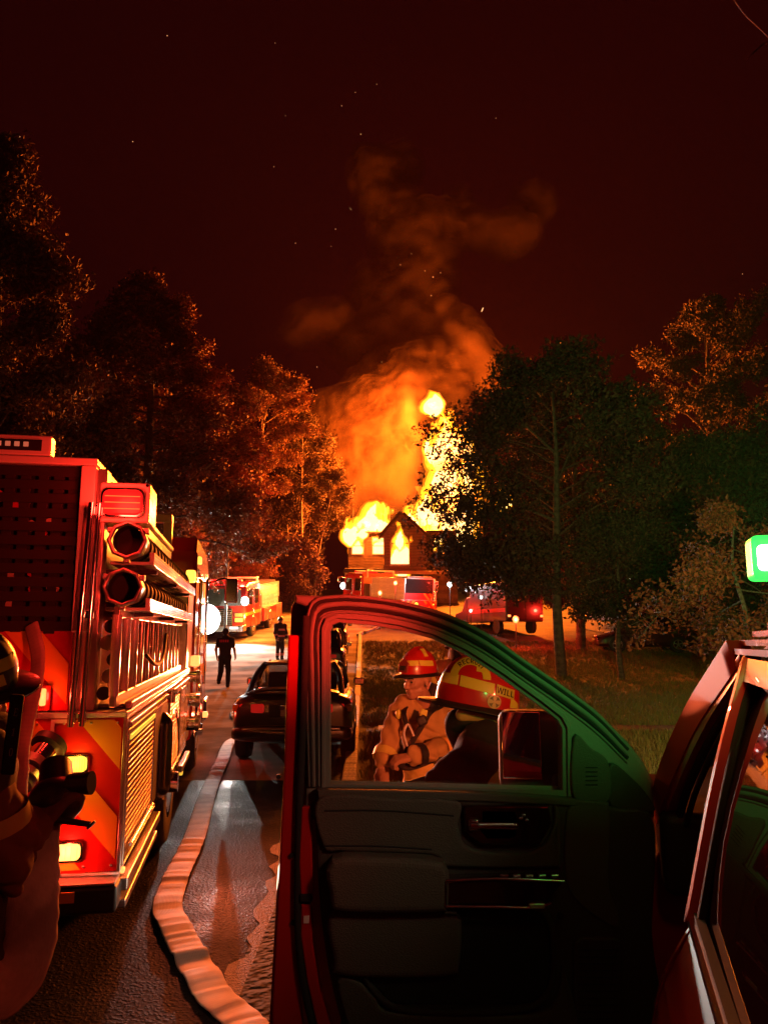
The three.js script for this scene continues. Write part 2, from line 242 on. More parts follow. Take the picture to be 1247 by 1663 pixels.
tree('broadleaf_tree', 'orange lit leafy tree left of the bare tall trunk, behind the street lamp', { seed: 5, x: -10.4, d: 52, h: 17, r: 2.6, n: 7000, base: 0.1, limbs: 36, prof: low, group: LW, tone: [0.23, 0.12, 0.04] });
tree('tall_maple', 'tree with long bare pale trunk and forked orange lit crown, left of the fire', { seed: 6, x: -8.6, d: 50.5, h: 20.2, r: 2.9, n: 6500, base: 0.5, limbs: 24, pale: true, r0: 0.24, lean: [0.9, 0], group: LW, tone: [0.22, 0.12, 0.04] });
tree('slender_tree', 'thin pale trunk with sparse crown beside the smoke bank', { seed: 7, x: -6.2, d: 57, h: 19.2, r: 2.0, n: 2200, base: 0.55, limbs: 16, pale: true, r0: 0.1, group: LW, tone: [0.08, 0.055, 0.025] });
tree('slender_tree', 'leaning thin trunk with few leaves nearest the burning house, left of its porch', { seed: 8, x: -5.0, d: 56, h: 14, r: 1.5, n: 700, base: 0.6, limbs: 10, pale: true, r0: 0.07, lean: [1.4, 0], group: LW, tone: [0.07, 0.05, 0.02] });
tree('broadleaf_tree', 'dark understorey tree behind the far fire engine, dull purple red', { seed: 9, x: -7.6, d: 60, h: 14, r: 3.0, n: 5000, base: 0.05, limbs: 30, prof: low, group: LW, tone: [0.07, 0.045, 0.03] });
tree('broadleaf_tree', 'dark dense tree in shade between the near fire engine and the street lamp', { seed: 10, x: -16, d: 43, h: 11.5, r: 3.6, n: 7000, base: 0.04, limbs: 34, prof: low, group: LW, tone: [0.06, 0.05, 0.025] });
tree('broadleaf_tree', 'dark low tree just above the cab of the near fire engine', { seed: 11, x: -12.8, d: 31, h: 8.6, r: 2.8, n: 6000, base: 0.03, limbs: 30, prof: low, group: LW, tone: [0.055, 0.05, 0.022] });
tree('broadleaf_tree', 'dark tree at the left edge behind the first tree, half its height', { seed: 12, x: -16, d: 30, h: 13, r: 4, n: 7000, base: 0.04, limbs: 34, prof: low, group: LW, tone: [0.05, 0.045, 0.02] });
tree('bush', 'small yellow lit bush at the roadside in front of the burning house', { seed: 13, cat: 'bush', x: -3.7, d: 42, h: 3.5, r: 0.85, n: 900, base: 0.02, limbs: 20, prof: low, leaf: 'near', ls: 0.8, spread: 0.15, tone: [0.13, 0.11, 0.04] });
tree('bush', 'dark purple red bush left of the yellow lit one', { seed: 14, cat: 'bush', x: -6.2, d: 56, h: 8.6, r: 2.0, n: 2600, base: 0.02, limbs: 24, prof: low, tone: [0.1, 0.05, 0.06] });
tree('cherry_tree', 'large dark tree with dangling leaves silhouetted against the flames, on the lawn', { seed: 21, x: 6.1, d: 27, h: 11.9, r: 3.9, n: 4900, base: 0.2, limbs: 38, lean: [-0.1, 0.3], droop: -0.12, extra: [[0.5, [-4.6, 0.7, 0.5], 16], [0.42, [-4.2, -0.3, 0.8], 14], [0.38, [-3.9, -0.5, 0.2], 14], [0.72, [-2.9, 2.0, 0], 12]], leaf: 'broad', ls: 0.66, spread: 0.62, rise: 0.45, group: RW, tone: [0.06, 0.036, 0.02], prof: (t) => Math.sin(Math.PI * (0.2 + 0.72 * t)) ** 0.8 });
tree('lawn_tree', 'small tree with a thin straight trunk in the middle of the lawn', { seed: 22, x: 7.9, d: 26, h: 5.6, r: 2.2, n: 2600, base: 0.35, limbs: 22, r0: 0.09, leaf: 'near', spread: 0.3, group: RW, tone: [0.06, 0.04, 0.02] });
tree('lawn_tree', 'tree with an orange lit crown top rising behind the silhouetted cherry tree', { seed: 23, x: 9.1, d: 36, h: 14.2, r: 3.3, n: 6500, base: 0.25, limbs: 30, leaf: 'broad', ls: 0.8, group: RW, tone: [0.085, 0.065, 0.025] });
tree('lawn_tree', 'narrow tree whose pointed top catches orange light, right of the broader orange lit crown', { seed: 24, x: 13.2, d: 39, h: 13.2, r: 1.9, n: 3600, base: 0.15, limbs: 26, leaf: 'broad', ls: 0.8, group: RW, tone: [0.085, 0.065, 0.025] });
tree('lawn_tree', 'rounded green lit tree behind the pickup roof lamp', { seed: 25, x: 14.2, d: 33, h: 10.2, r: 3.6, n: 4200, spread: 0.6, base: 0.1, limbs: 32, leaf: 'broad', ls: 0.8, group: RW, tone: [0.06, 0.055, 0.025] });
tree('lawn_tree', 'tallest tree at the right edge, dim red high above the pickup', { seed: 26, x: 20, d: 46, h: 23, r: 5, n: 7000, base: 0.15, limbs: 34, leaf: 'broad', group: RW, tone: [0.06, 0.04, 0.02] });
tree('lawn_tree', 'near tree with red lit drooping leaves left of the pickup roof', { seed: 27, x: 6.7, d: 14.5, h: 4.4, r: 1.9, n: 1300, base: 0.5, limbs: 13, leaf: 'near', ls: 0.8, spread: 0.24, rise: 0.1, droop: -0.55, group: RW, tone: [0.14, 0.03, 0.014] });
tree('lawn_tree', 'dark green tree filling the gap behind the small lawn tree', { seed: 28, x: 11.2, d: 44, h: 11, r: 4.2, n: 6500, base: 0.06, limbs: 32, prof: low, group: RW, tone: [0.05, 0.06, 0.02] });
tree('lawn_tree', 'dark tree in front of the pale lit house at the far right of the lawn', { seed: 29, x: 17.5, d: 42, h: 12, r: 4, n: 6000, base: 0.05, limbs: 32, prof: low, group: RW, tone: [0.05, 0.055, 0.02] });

// ---------- street lamp ----------
{
  const x = -7.75, d = 38, g = thing('street_lamp', 'thin unlit street lamp pole with a short arm, behind the far fire engine', 'street lamp', [x, gY(x, -d), -d]);
  mk('pole', rod([0, 0, 0], [0, 7.4, 0], 0.075, 0.05, 12), std([0.12, 0.11, 0.1], 0.6, 0.4), g);
  mk('arm', tube([[0, 7.2, 0], [0.3, 7.5, 0], [1.0, 7.62, 0]], 0.03, 16, 6), std([0.12, 0.11, 0.1], 0.6, 0.4), g);
  mk('lamp_head', at(loft([{ z: 0, y: 0, hx: 0.06, hy: 0.04 }, { z: -0.2, y: 0, hx: 0.11, hy: 0.06 }, { z: -0.5, y: 0, hx: 0.07, hy: 0.04 }]), 1.0, 7.6, 0, 0, -Math.PI / 2, 0), std([0.2, 0.2, 0.2], 0.5, 0.5), g);
}
// ---------- burning house ----------
const HZ = -58, HB = gY(2, HZ) + 0.15;
{
  const g = thing('burning_house', 'two storey house with a front gable and porch, its roof and upper rooms on fire', 'house', [0, HB, HZ]);
  const pm = (x) => (x - 623.5) / 1249 * 58 * 1.0; // metres across at the house front
  const wall = std([0.16, 0.11, 0.08], 0.85, 0, { map: rep(T_soft, 0.6), bumpMap: rep(T_mid, 1.5), bumpScale: 0.02 }), trim = std([0.35, 0.28, 0.22], 0.7), char = std([0.03, 0.025, 0.02], 0.95, 0, { bumpMap: rep(T_mid, 1), bumpScale: 0.04 });
  const xl = -2.75, xr = 5.6, y1 = 2.45, eav = 5.55, dep = 7.5;
  const win = (x0, x1, a, b) => [[x0, a], [x1, a], [x1, b], [x0, b]];
  const arch = []; for (let i = 0; i <= 12; i++) { const t = Math.PI * i / 12; arch.push([1.2 - 0.68 * Math.cos(t) * -1, 4.62 + 0.68 * Math.sin(t)]); } arch.push([0.52, 3.0], [1.88, 3.0]);
  // front walls: left block (set back), gable block
  mk('wall', ext(win(xl, 0.2, 0, eav), 0.2, 0, [win(-2.45, -1.62, 3.95, 5.2), win(-0.85, -0.05, 3.95, 5.2), win(-1.7, -0.7, 0.2, 2.2), win(-2.5, -2.1, 0.2, 2.2)]), wall, g, [0, 0, -1.6]);
  mk('gable_wall', ext([[0, y1], [3.2, y1], [3.2, 5.3], [1.35, 7.0], [0, 5.45]], 0.2, 0, [arch]), wall, g, [0, 0, 0]);
  mk('wall', ext(win(3.2, xr, 0, eav), 0.2, 0, [win(3.8, 4.6, 3.9, 5.2)]), wall, g, [0, 0, -1.0]);
  mk('wall', [at(ext(win(0, dep, 0, eav), 0.2, 0), xl, 0, -1.6, 0, Math.PI / 2, 0)], wall, g); mk('wall', [at(ext(win(0, dep, 0, eav), 0.2, 0), xr - 0.2, 0, -1.0, 0, Math.PI / 2, 0)], wall, g);
  mk('wall', ext(win(xl, xr, 0, eav), 0.2, 0, []), wall, g, [0, 0, -9.1]);
  mk('upper_floor', bb(xl + 0.2, xr - 0.2, 2.5, 2.7, -8.8, -1.7), char, g); mk('lower_floor', bb(xl, xr, -0.5, 0.1, -8.8, 0.1), char, g);
  mk('gable_side', bb(0, 0.18, 0, 5.4, -1.6, -0.01), wall, g); mk('gable_side', bb(3.0, 3.2, 0, 5.3, -1.0, -0.01), wall, g);
  // clapboards on the gable and on the left block
  for (let y = y1 + 0.25; y < 6.8; y += 0.22) { const h = y < 5.35 ? [0.02, 3.18] : [0.02 + (y - 5.45) * 0.87 + 0.1, 3.2 - (y - 5.3) * 1.09 - 0.05]; const seg = y < 5.35 && y > 2.95 ? [[h[0], 0.46], [1.94, h[1]]] : [h]; for (const [a, b] of seg) if (b > a + 0.1) mk('clapboard', at(bx(b - a, 0.2, 0.03, 0.008, 1), (a + b) / 2, y, 0.21, 0.06, 0, 0), wall, g); }
  for (let y = 2.75; y < 5.5; y += 0.22) for (const [a, b] of y > 3.85 && y < 5.25 ? [[xl, -2.5], [-1.57, -0.9]] : [[xl, -0.02]]) mk('clapboard', at(bx(b - a, 0.2, 0.03, 0.008, 1), (a + b) / 2, y, -1.385, 0.06, 0, 0), wall, g);
  // window frames
  const frame = (n, x0, x1, a, b, z, bars) => { const w = mk(n, [bb(x0 - 0.08, x0, a - 0.08, b + 0.08, z, z + 0.07), bb(x1, x1 + 0.08, a - 0.08, b + 0.08, z, z + 0.07), bb(x0, x1, b, b + 0.08, z, z + 0.07), bb(x0, x1, a - 0.08, a, z, z + 0.07)], trim, g); mk('glazing_bar', bars.map(([p, q, r, s]) => bb(p, q, r, s, z + 0.0, z + 0.04, 0.005)), char, w); };
  frame('window', -2.45, -1.62, 3.95, 5.2, -1.4, [[-2.45, -1.62, 4.54, 4.6]]); frame('window', -0.85, -0.05, 3.95, 5.2, -1.4, [[-0.85, -0.05, 4.54, 4.6]]); frame('window', 3.8, 4.6, 3.9, 5.2, -0.8, [[3.8, 4.6, 4.5, 4.56]]);
  mk('arched_window', [tube(arch.slice(0, 13).map((p) => [p[0], p[1], 0.24]), 0.06, 24, 6), bb(0.44, 0.52, 2.92, 4.65, 0.2, 0.28), bb(1.88, 1.96, 2.92, 4.65, 0.2, 0.28), bb(0.44, 1.96, 2.86, 2.98, 0.2, 0.3)], trim, g);
  mk('glazing_bar', [bb(0.55, 1.85, 4.55, 4.63, 0.12, 0.18)], char, g);
  // roofs: charred, with the rafters showing
  const roof = mk('gable_roof', [at(bx(2.55, 0.12, 2.2, 0.01), 0.42, 6.1, -0.75, 0, 0, 0.86), at(bx(2.75, 0.12, 2.2, 0.01), 2.5, 6.0, -0.75, 0, 0, -0.745)], char, g);
  mk('bargeboard', [at(bx(2.5, 0.2, 0.05, 0.01), 0.45, 6.02, 0.37, 0, 0, 0.86), at(bx(2.7, 0.2, 0.05, 0.01), 2.47, 5.94, 0.37, 0, 0, -0.745)], char, roof);
  for (let i = 0; i < 9; i++) { const x = xl + 0.2 + i * 1.0; mk('rafter', [rod([x, eav, -1.5], [x, eav + 2.5 + R(-0.3, 0.2), -5], 0.06, 0.05, 5), rod([x, eav, -8.9], [x, eav + 2.4, -5.1], 0.06, 0.05, 5)], char, g); }
  mk('eave', bb(xl - 0.3, 0.1, eav, eav + 0.14, -1.75, -1.2), char, g); mk('eave', bb(3.2, xr + 0.3, eav, eav + 0.14, -1.2, -0.6), char, g);
  // porch at the left, garage below the gable
  mk('porch_roof', [bb(xl - 0.3, 0.0, 2.35, 2.55, -1.6, 0.5), at(bx(2.9, 0.1, 2.2, 0.01), -1.5, 2.72, -0.5, 0.1, 0, 0)], char, g);
  for (const x of [xl - 0.1, -1.95, -0.95, -0.1]) mk('porch_post', [bb(x - 0.08, x + 0.08, 0, 2.35, 0.25, 0.41)], trim, g);
  mk('beam', bb(0.0, 5.0, 2.25, 2.5, 0.2, 0.35), std([0.4, 0.3, 0.2], 0.7), g);
  mk('garage_door', [0, 1, 2, 3].map((i) => bb(0.4, 2.9, 0.05 + i * 0.53, 0.55 + i * 0.53, -0.35, -0.28, 0.03)), std([0.08, 0.06, 0.05], 0.7), g);
}
// ---------- flames ----------
const flameCore = glow([1, 0.74, 0.3], 6), flameMid = glow([1, 0.42, 0.015], 3.2, [0.02, 0.01, 0], { transparent: true, opacity: 0.34 }), flameOut = glow([1, 0.2, 0.004], 2.2, [0.02, 0.01, 0], { transparent: true, opacity: 0.2 });
function flameField(b, x, y, z) { // b: list of [cx, base, cz, rx, rz, height]
  let m = 9; const w = 1.15;
  const n1 = fbm(x * w, y * w * 0.5, z * w + 3, 5), n2 = fbm(x * w + 31, y * w * 0.5, z * w, 3);
  for (const [cx, by, cz, rx, rz, h] of b) { const t = (y - by) / h; const tt = clamp(t, 0, 1), k = (0.55 + 0.6 * Math.sin(Math.PI * Math.min(1, tt * 1.3 + 0.18))) * (1 - tt ** 2.2), dx = (x - cx + n1 * 1.3 * (0.3 + tt)) / rx, dz = (z - cz + n2 * 0.8) / rz; m = Math.min(m, Math.sqrt(dx * dx + dz * dz) - k + (t < 0 ? -t * 4 : 0) + (t > 1 ? (t - 1) * 5 : 0)); }
  return m + n1 * 0.75;
}
function flame(label, b, cat = 'fire', group = 'flames of the house fire') {
  const g = thing('flame', label, cat, [0, 0, 0], 0, group), lo = [1e9, 1e9, 1e9], hi = [-1e9, -1e9, -1e9];
  for (const [cx, by, cz, rx, rz, h] of b) { const e = 0.9; [[cx, rx * 1.6], [cz, rz * 1.6]].forEach(([c, r], i) => { const k = i * 2; lo[k] = Math.min(lo[k], c - r - e); hi[k] = Math.max(hi[k], c + r + e); }); lo[1] = Math.min(lo[1], by - 0.6); hi[1] = Math.max(hi[1], by + h + 0.8); }
  for (const [n, iso, m] of [['flame_core', -0.12, flameCore], ['flame_body', 0.1, flameMid], ['flame_body', 0.28, flameMid], ['flame_edge', 0.46, flameOut]]) { const geo = nets((x, y, z) => flameField(b, x, y, z) - iso, lo, hi, 0.135); if (geo.attributes.position.count > 30) mk(n, geo, m, g); }
  return g;
}
const hx = (x, y, d) => P(x, y, d);
{
  const F = (x, yb, yt, d, rx, rz = rx) => { const a = P(x, yb, d), b = P(x, yt, d); return [a.x, a.y, a.z, rx, rz, b.y - a.y]; };
  flame('broad white hot flames over the left part of the roof, left of the gable peak', [F(600, 872, 818, 61, 1.3, 1.1), F(580, 872, 840, 61, 0.9, 0.9), F(625, 872, 826, 61, 0.9, 0.9)]);
  flame('low flames running down the right slope of the gable roof', [F(665, 862, 822, 60.5, 0.6), F(685, 878, 840, 60.5, 0.6), F(702, 884, 846, 60.5, 0.7)]);
  flame('wide flames on the right part of the roof behind the leaves of the silhouetted tree', [F(720, 876, 770, 62, 1.0), F(750, 876, 750, 62, 1.1), F(690, 850, 790, 62, 0.7)]);
  flame('lower half of the tall white column of fire right of the house gable', [F(730, 830, 680, 62.5, 1.45, 1.3), F(748, 815, 700, 62.5, 1.2)]);
  flame('upper tip of the tall column of fire, pointed and yellow', [F(724, 760, 668, 62.5, 1.25), F(738, 750, 690, 62.5, 1.1), F(700, 745, 686, 62.5, 0.5)]);
  flame('small detached flame floating above the tall column of fire', [F(702, 668, 634, 62.5, 0.8, 0.7)]);
  flame('small flame lower at the right beyond the hanging leaves', [F(815, 825, 790, 62, 0.4)]);
  flame('fire inside the left upper window', [F(580, 900, 862, 60.8, 0.55, 0.4)], 'fire', 'fires inside the house'); flame('fire inside the right upper window beside the gable', [F(612, 905, 862, 60.8, 0.55, 0.4)], 'fire', 'fires inside the house');
  flame('fire filling the arched window of the gable', [F(651, 930, 862, 58.9, 0.85, 0.4)], 'fire', 'fires inside the house');
  flame('fire in the wide opening behind the porch posts', [F(597, 985, 925, 60.5, 0.7, 0.4)], 'fire', 'fires inside the house'); flame('narrow fire in the porch opening nearest the gable', [F(610, 985, 922, 60.6, 0.4, 0.4)], 'fire', 'fires inside the house');
  flame('thin fire at the left end of the porch', [F(575, 985, 930, 60.6, 0.3, 0.3)], 'fire', 'fires inside the house');
  flame('tongue of fire licking out of the top of the arched window', [F(650, 888, 848, 57.6, 0.42, 0.25)], 'fire', 'fires inside the house'); flame('fire curling over the left end of the eave', [F(568, 880, 838, 59.6, 0.55, 0.4), F(590, 872, 850, 59.4, 0.5, 0.3)]);
  const fc = [1, 0.155, 0.011], FI = 8;
  for (const [x, y, d, I, r] of [[598, 848, 59.6, 700, 60], [740, 800, 60.2, 900, 80], [735, 720, 60.4, 1100, 80], [700, 655, 61, 300, 40], [690, 860, 59.5, 300, 30]]) pl(fc, I * FI, P(x, y, d).toArray(), r, scene, 'fire_light');
  pl(fc, 40, P(651, 900, 60).toArray(), 15, scene, 'fire_light'); pl(fc, 40, P(595, 955, 59.6).toArray(), 15, scene, 'fire_light'); pl(fc, 50, P(595, 885, 60.8).toArray(), 15, scene, 'fire_light');
}
// ---------- smoke ----------
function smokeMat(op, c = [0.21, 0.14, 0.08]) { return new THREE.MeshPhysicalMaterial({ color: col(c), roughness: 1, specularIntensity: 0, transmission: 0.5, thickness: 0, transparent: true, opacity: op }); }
function smoke(label, blobs, isos, cell, op, nf = 0.32, na = 0.75, c) {
  const g = tag(new THREE.Group(), label, 'smoke', null, 'stuff'); g.name = nameIt('smoke'); scene.add(g);
  const B = blobs.map(([x, y, d, r, k = 1]) => { const p = P(x, y, d); return [p.x, p.y, p.z, r, k]; }), lo = [1e9, 1e9, 1e9], hi = [-1e9, -1e9, -1e9];
  for (const [x, y, z, r] of B) [x, y, z].forEach((v, i) => { lo[i] = Math.min(lo[i], v - r * 1.7); hi[i] = Math.max(hi[i], v + r * 1.7); });
  const dens = (x, y, z) => { let s = 0; for (const [a, b, e, r, k] of B) { const q = ((x - a) ** 2 + (y - b) ** 2 + (z - e) ** 2) / (r * r); if (q < 4) s += k * Math.exp(-q * 1.3); } const n = fbm(x * nf, y * nf, z * nf, 5), n2 = 1 - Math.abs(noise(x * nf * 2.2, y * nf * 2.2, z * nf * 2.2 + 7)) * 1.2; return s * (1 + na * n * 1.6 + 0.25 * n2) ; };
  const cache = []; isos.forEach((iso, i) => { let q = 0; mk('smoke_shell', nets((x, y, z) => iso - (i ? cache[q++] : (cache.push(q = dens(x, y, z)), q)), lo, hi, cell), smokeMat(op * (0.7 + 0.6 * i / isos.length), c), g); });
}
smoke('thick orange lit smoke bank billowing left of the tall flames above the house', [[560, 725, 66, 3.0], [540, 690, 66, 2.2], [600, 690, 66, 3.2], [580, 770, 65.5, 2.3], [640, 720, 66, 3.2], [650, 660, 67, 3.0], [640, 780, 66, 2.4], [700, 640, 68, 2.8], [570, 815, 65.5, 1.4], [720, 610, 69, 2.6], [620, 640, 67, 2.4], [620, 825, 65.5, 1.7], [665, 805, 65.5, 1.6], [525, 720, 66, 1.6], [530, 755, 66, 1.4], [655, 610, 68, 2.4]], [0.16, 0.24, 0.33, 0.44, 0.58, 0.75, 0.95, 1.2], 0.28, 0.18, 0.62, 1.45);
smoke('bright orange smoke rising to the left from behind the silhouetted tree', [[790, 590, 68, 1.7], [765, 555, 68, 1.8], [745, 525, 69, 1.5], [725, 500, 70, 1.2], [715, 470, 71, 1.0, 0.8], [800, 620, 68, 1.5]], [0.2, 0.32, 0.46, 0.65, 0.9], 0.3, 0.22, 0.5, 0.95);
smoke('dim brown smoke column climbing above the fire', [[650, 590, 72, 3.2, 0.8], [690, 540, 73, 3.2, 0.7], [630, 530, 73, 3.2, 0.7], [570, 560, 73, 2.8, 0.6], [700, 470, 74, 3.0, 0.6], [640, 460, 74, 3, 0.5], [690, 430, 74, 2.6, 0.7], [700, 380, 75, 3.2, 0.8], [640, 380, 75, 3, 0.5], [600, 480, 74, 2.6, 0.4]], [0.15, 0.24, 0.35, 0.5, 0.7], 0.42, 0.19, 0.45, 1.2);
smoke('faint wisp of smoke at the left of the column', [[500, 530, 70, 2.0, 0.75], [540, 520, 70, 2.0, 0.7], [475, 545, 70, 1.2, 0.6], [580, 560, 70, 2.0, 0.7]], [0.16, 0.26, 0.4, 0.55], 0.36, 0.13, 0.55, 1.25);
smoke('high orange wisp of smoke curling over the column', [[600, 280, 76, 2.2, 0.8], [620, 325, 76, 2.2, 0.9], [660, 345, 76, 2.4, 0.9], [690, 375, 76, 2.0, 0.9], [590, 250, 77, 1.6, 0.6], [650, 270, 78, 2.6, 0.5]], [0.16, 0.25, 0.36, 0.5, 0.7], 0.38, 0.28, 0.45, 1.15);
smoke('high wisp of smoke with a flat underside at the right', [[770, 375, 77, 2.2, 0.8], [820, 385, 77, 2.2, 0.9], [850, 370, 77, 1.9, 0.8], [740, 340, 78, 2.4, 0.6], [860, 320, 79, 2.4, 0.5], [880, 340, 79, 1.4, 0.6]], [0.16, 0.25, 0.36, 0.5, 0.7], 0.38, 0.25, 0.45, 1.15);
// ---------- sparks ----------
{
  srand(44); const sg = new THREE.IcosahedronGeometry(1, 0), sm = glow([1, 0.5, 0.2], 1.5), list = [[272, 58, 2], [447, 70, 1], [216, 230, 1.6], [33, 222, 1.5], [480, 395, 1.3], [445, 271, 1.2], [570, 340, 1.2], [538, 400, 1.1], [612, 137, 1.2], [577, 150, 1.2], [555, 172, 1.3], [586, 218, 1.3], [464, 188, 1], [805, 192, 1], [568, 338, 1], [545, 372, 1.2], [703, 450, 1.6], [715, 443, 1.2], [700, 480, 1.4], [515, 596, 1.4], [620, 588, 1.2], [1205, 445, 1.2], [668, 412, 1], [650, 430, 1.2], [690, 440, 1.2], [645, 418, 1]];
  list.forEach(([x, y, s]) => { const p = P(x, y, R(52, 64)); tag(mk('spark', sg, sm, scene, p.toArray()), 'tiny glowing ember drifting in the dark sky', 'ember', 'embers flying above the fire').scale.setScalar(0.02 * s); });
  const p = P(783, 503, 58), e = tag(mk('spark', sg, sm, scene, p.toArray(), [0, 0, -0.4]), 'long bright ember streaking right of the smoke column', 'ember', 'embers flying above the fire'); e.scale.set(0.05, 0.22, 0.05);
}
// ---------- fire engines ----------
const prism = (zy, x0, x1, bevel = 0, holes = []) => ext(zy.map(([z, y]) => [-z, y]), x1 - x0 - 2 * bevel, bevel, holes.map((h) => h.map(([z, y]) => [-z, y]))).rotateY(Math.PI / 2).translate(x0 + bevel, 0, 0);
function band(x0, x1, y0, y1, s, c0, c1) { // part of the stripe c0 < y - s x < c1 inside a rectangle
  let p = [[x0, y0], [x1, y0], [x1, y1], [x0, y1]];
  for (const [c, k] of [[c0, 1], [c1, -1]]) { const o = []; p.forEach((a, i) => { const b = p[(i + 1) % p.length], fa = k * (a[1] - s * a[0] - c), fb = k * (b[1] - s * b[0] - c); if (fa >= 0) o.push(a); if ((fa > 0) !== (fb > 0) && fa !== fb) { const t = fa / (fa - fb); o.push([mix(a[0], b[0], t), mix(a[1], b[1], t)]); } }); p = o; if (p.length < 3) return null; }
  return p;
}
const E_ = {
  chevR: std([0.5, 0.012, 0.012], 0.35, 0, { bumpMap: rep(T_fine, 6), bumpScale: 0.0006 }), chevY: std([0.75, 0.36, 0.03], 0.35, 0, { bumpMap: rep(T_fine, 6), bumpScale: 0.0006 }),
  red: std([0.4, 0.014, 0.012], 0.28, 0, { clearcoat: 1, clearcoatRoughness: 0.08 }), tail: glow([1, 0.28, 0.06], 5), amber: glow([1, 0.55, 0.05], 2.6), warn: glow([1, 0.015, 0.012], 0.75, [0.3, 0.005, 0.005]), mark: glow([1, 0.22, 0.05], 3.2), markSmall: glow([1, 0.12, 0.02], 2.2), yellowLamp: glow([1, 0.55, 0.05], 1.0),
  white: glow([1, 1, 0.94], 9), whiteSoft: glow([1, 0.96, 0.9], 2.2), net: std([0.012, 0.011, 0.011], 0.85), hoseBed: std([0.35, 0.3, 0.26], 0.85), ladder: std([0.62, 0.6, 0.58], 0.3, 0.9), shutter: std([0.2, 0.11, 0.085], 0.32, 0.85),
  led: glow([1, 0.25, 0.12], 0.35, [0.3, 0.25, 0.2]), tank: std([0.6, 0.6, 0.6], 0.2, 1),
};
function makeEngine() {
  const g = new THREE.Group();
  const W0 = -2.42, W1 = 0.08;
  // chassis, body
  mk('chassis', [bb(-2.0, -0.35, 0.32, 0.6, -8.0, -0.2, 0.03), bb(-1.9, -1.7, 0.3, 0.5, -8, 0, 0.02)], M.dark, g);
  mk('lower_body', bb(W0, W1 - 0.01, 0.6, 1.33, -4.3, -0.01, 0.02), E_.red, g);
  mk('deck_edge', [bb(W0, W1 + 0.012, 1.335, 1.365, -4.3, 0.015, 0.006), bb(W0, W1 + 0.012, 0.585, 0.6, -1.5, 0.012, 0.004)], M.tread, g);
  mk('upper_body', bb(-2.2, -0.14, 1.36, 2.62, -4.3, -0.06, 0.02), M.whitePaint, g);
  // rear chevron panel
  const chev = mk('rear_panel', bb(W0, W1, 0.6, 1.335, -0.02, 0.004, 0.003), E_.chevR, g);
  for (let c = 0.31; c < 4.4; c += 0.425) { const p = band(-1.16, W1 - 0.012, 0.615, 1.325, -1.15, c, c + 0.2); if (p) mk('chevron_stripe', ext(p, 0.003, 0), E_.chevY, chev, [0, 0, 0.005]); const q = band(W0 + 0.012, -1.18, 0.615, 1.325, 1.15, c + 2.65, c + 2.85); if (q) mk('chevron_stripe', ext(q, 0.003, 0), E_.chevY, chev, [0, 0, 0.005]); }
  const chev2 = mk('rear_panel', bb(-2.15, -0.2, 1.37, 1.78, -0.05, -0.02, 0.003), E_.chevR, g);
  for (let c = 0.735; c < 3.6; c += 0.425) { const p = band(-1.16, -0.21, 1.38, 1.77, -1.15, c, c + 0.2); if (p) mk('chevron_stripe', ext(p, 0.003, 0), E_.chevY, chev2, [0, 0, -0.019]); }
  mk('panel_edge', [bb(W1 - 0.004, W1 + 0.016, 0.6, 1.335, -0.03, 0.012, 0.004)], M.brushed, g);
  for (let i = 0; i < 7; i++) for (const y of [0.63, 1.31]) mk('rivet', at(new THREE.SphereGeometry(0.007, 8, 6), -0.72 + i * 0.128, y, 0.008), M.brushed, chev); mk('tape_strip', [bb(-0.27, -0.17, 1.312, 1.33, 0.009, 0.011, 0.0008), bb(-0.27, -0.252, 1.25, 1.33, 0.0115, 0.0125, 0.0005)], M.whitePaint, chev); mk('access_hatch', ext(roundRect(-0.66, -0.46, 0.8, 1.15, 0.02), 0.006, 0.002), E_.chevR, chev, [0, 0, 0.006]); mk('hatch_latch', at(bx(0.03, 0.05, 0.015, 0.005), -0.485, 0.98, 0.018), M.chrome, chev);
  // tailboard
  const tb = mk('tailboard', bb(W0 + 0.05, W1 + 0.02, 0.44, 0.565, -0.05, 0.12, 0.02), M.dark, g);
  mk('tread_plate', bb(W0 + 0.06, W1 + 0.01, 0.566, 0.582, -0.03, 0.115, 0.004), M.tread, tb);
  mk('reflector_strip', bb(-0.24, -0.09, 0.5, 0.55, 0.121, 0.126, 0.002), E_.chevY, tb);
  // lamps on the rear
  const lamp = (n, x0, x1, y0, y1, z, m, bez = M.chrome) => { const l = mk(n, ext(roundRect(x0, x1, y0, y1, Math.min(x1 - x0, y1 - y0) * 0.3), 0.016, 0.004), m, g, [0, 0, z]); mk('bezel', ext(roundRect(x0 - 0.012, x1 + 0.012, y0 - 0.012, y1 + 0.012, Math.min(x1 - x0, y1 - y0) * 0.34), 0.01, 0.003), bez, l, [0, 0, -0.006]); return l; };
  const ta = lamp('tail_light', -0.222, -0.095, 0.665, 0.738, 0.012, E_.tail); for (let i = 0; i < 5; i++) mk('lens_rib', bb(-0.214 + i * 0.027, -0.211 + i * 0.027, 0.67, 0.733, 0.03, 0.034, 0.001), E_.mark, ta);
  const am = lamp('turn_lamp', -0.196, -0.088, 1.078, 1.15, 0.012, E_.amber); for (let i = 0; i < 9; i++) mk('lens_rib', bb(-0.19 + i * 0.0118, -0.186 + i * 0.0118, 1.083, 1.145, 0.03, 0.034, 0.001), E_.yellowLamp, am);
  lamp('tail_light', -2.25, -2.12, 0.665, 0.738, 0.012, E_.tail); lamp('turn_lamp', -2.25, -2.14, 1.078, 1.15, 0.012, E_.amber);
  mk('marker_lamp', bb(-0.33, -0.302, 1.398, 1.482, 0.0, 0.028, 0.008, 2), E_.mark, g); mk('marker_base', bb(-0.35, -0.282, 1.37, 1.5, -0.02, 0.008, 0.008), E_.red, g);
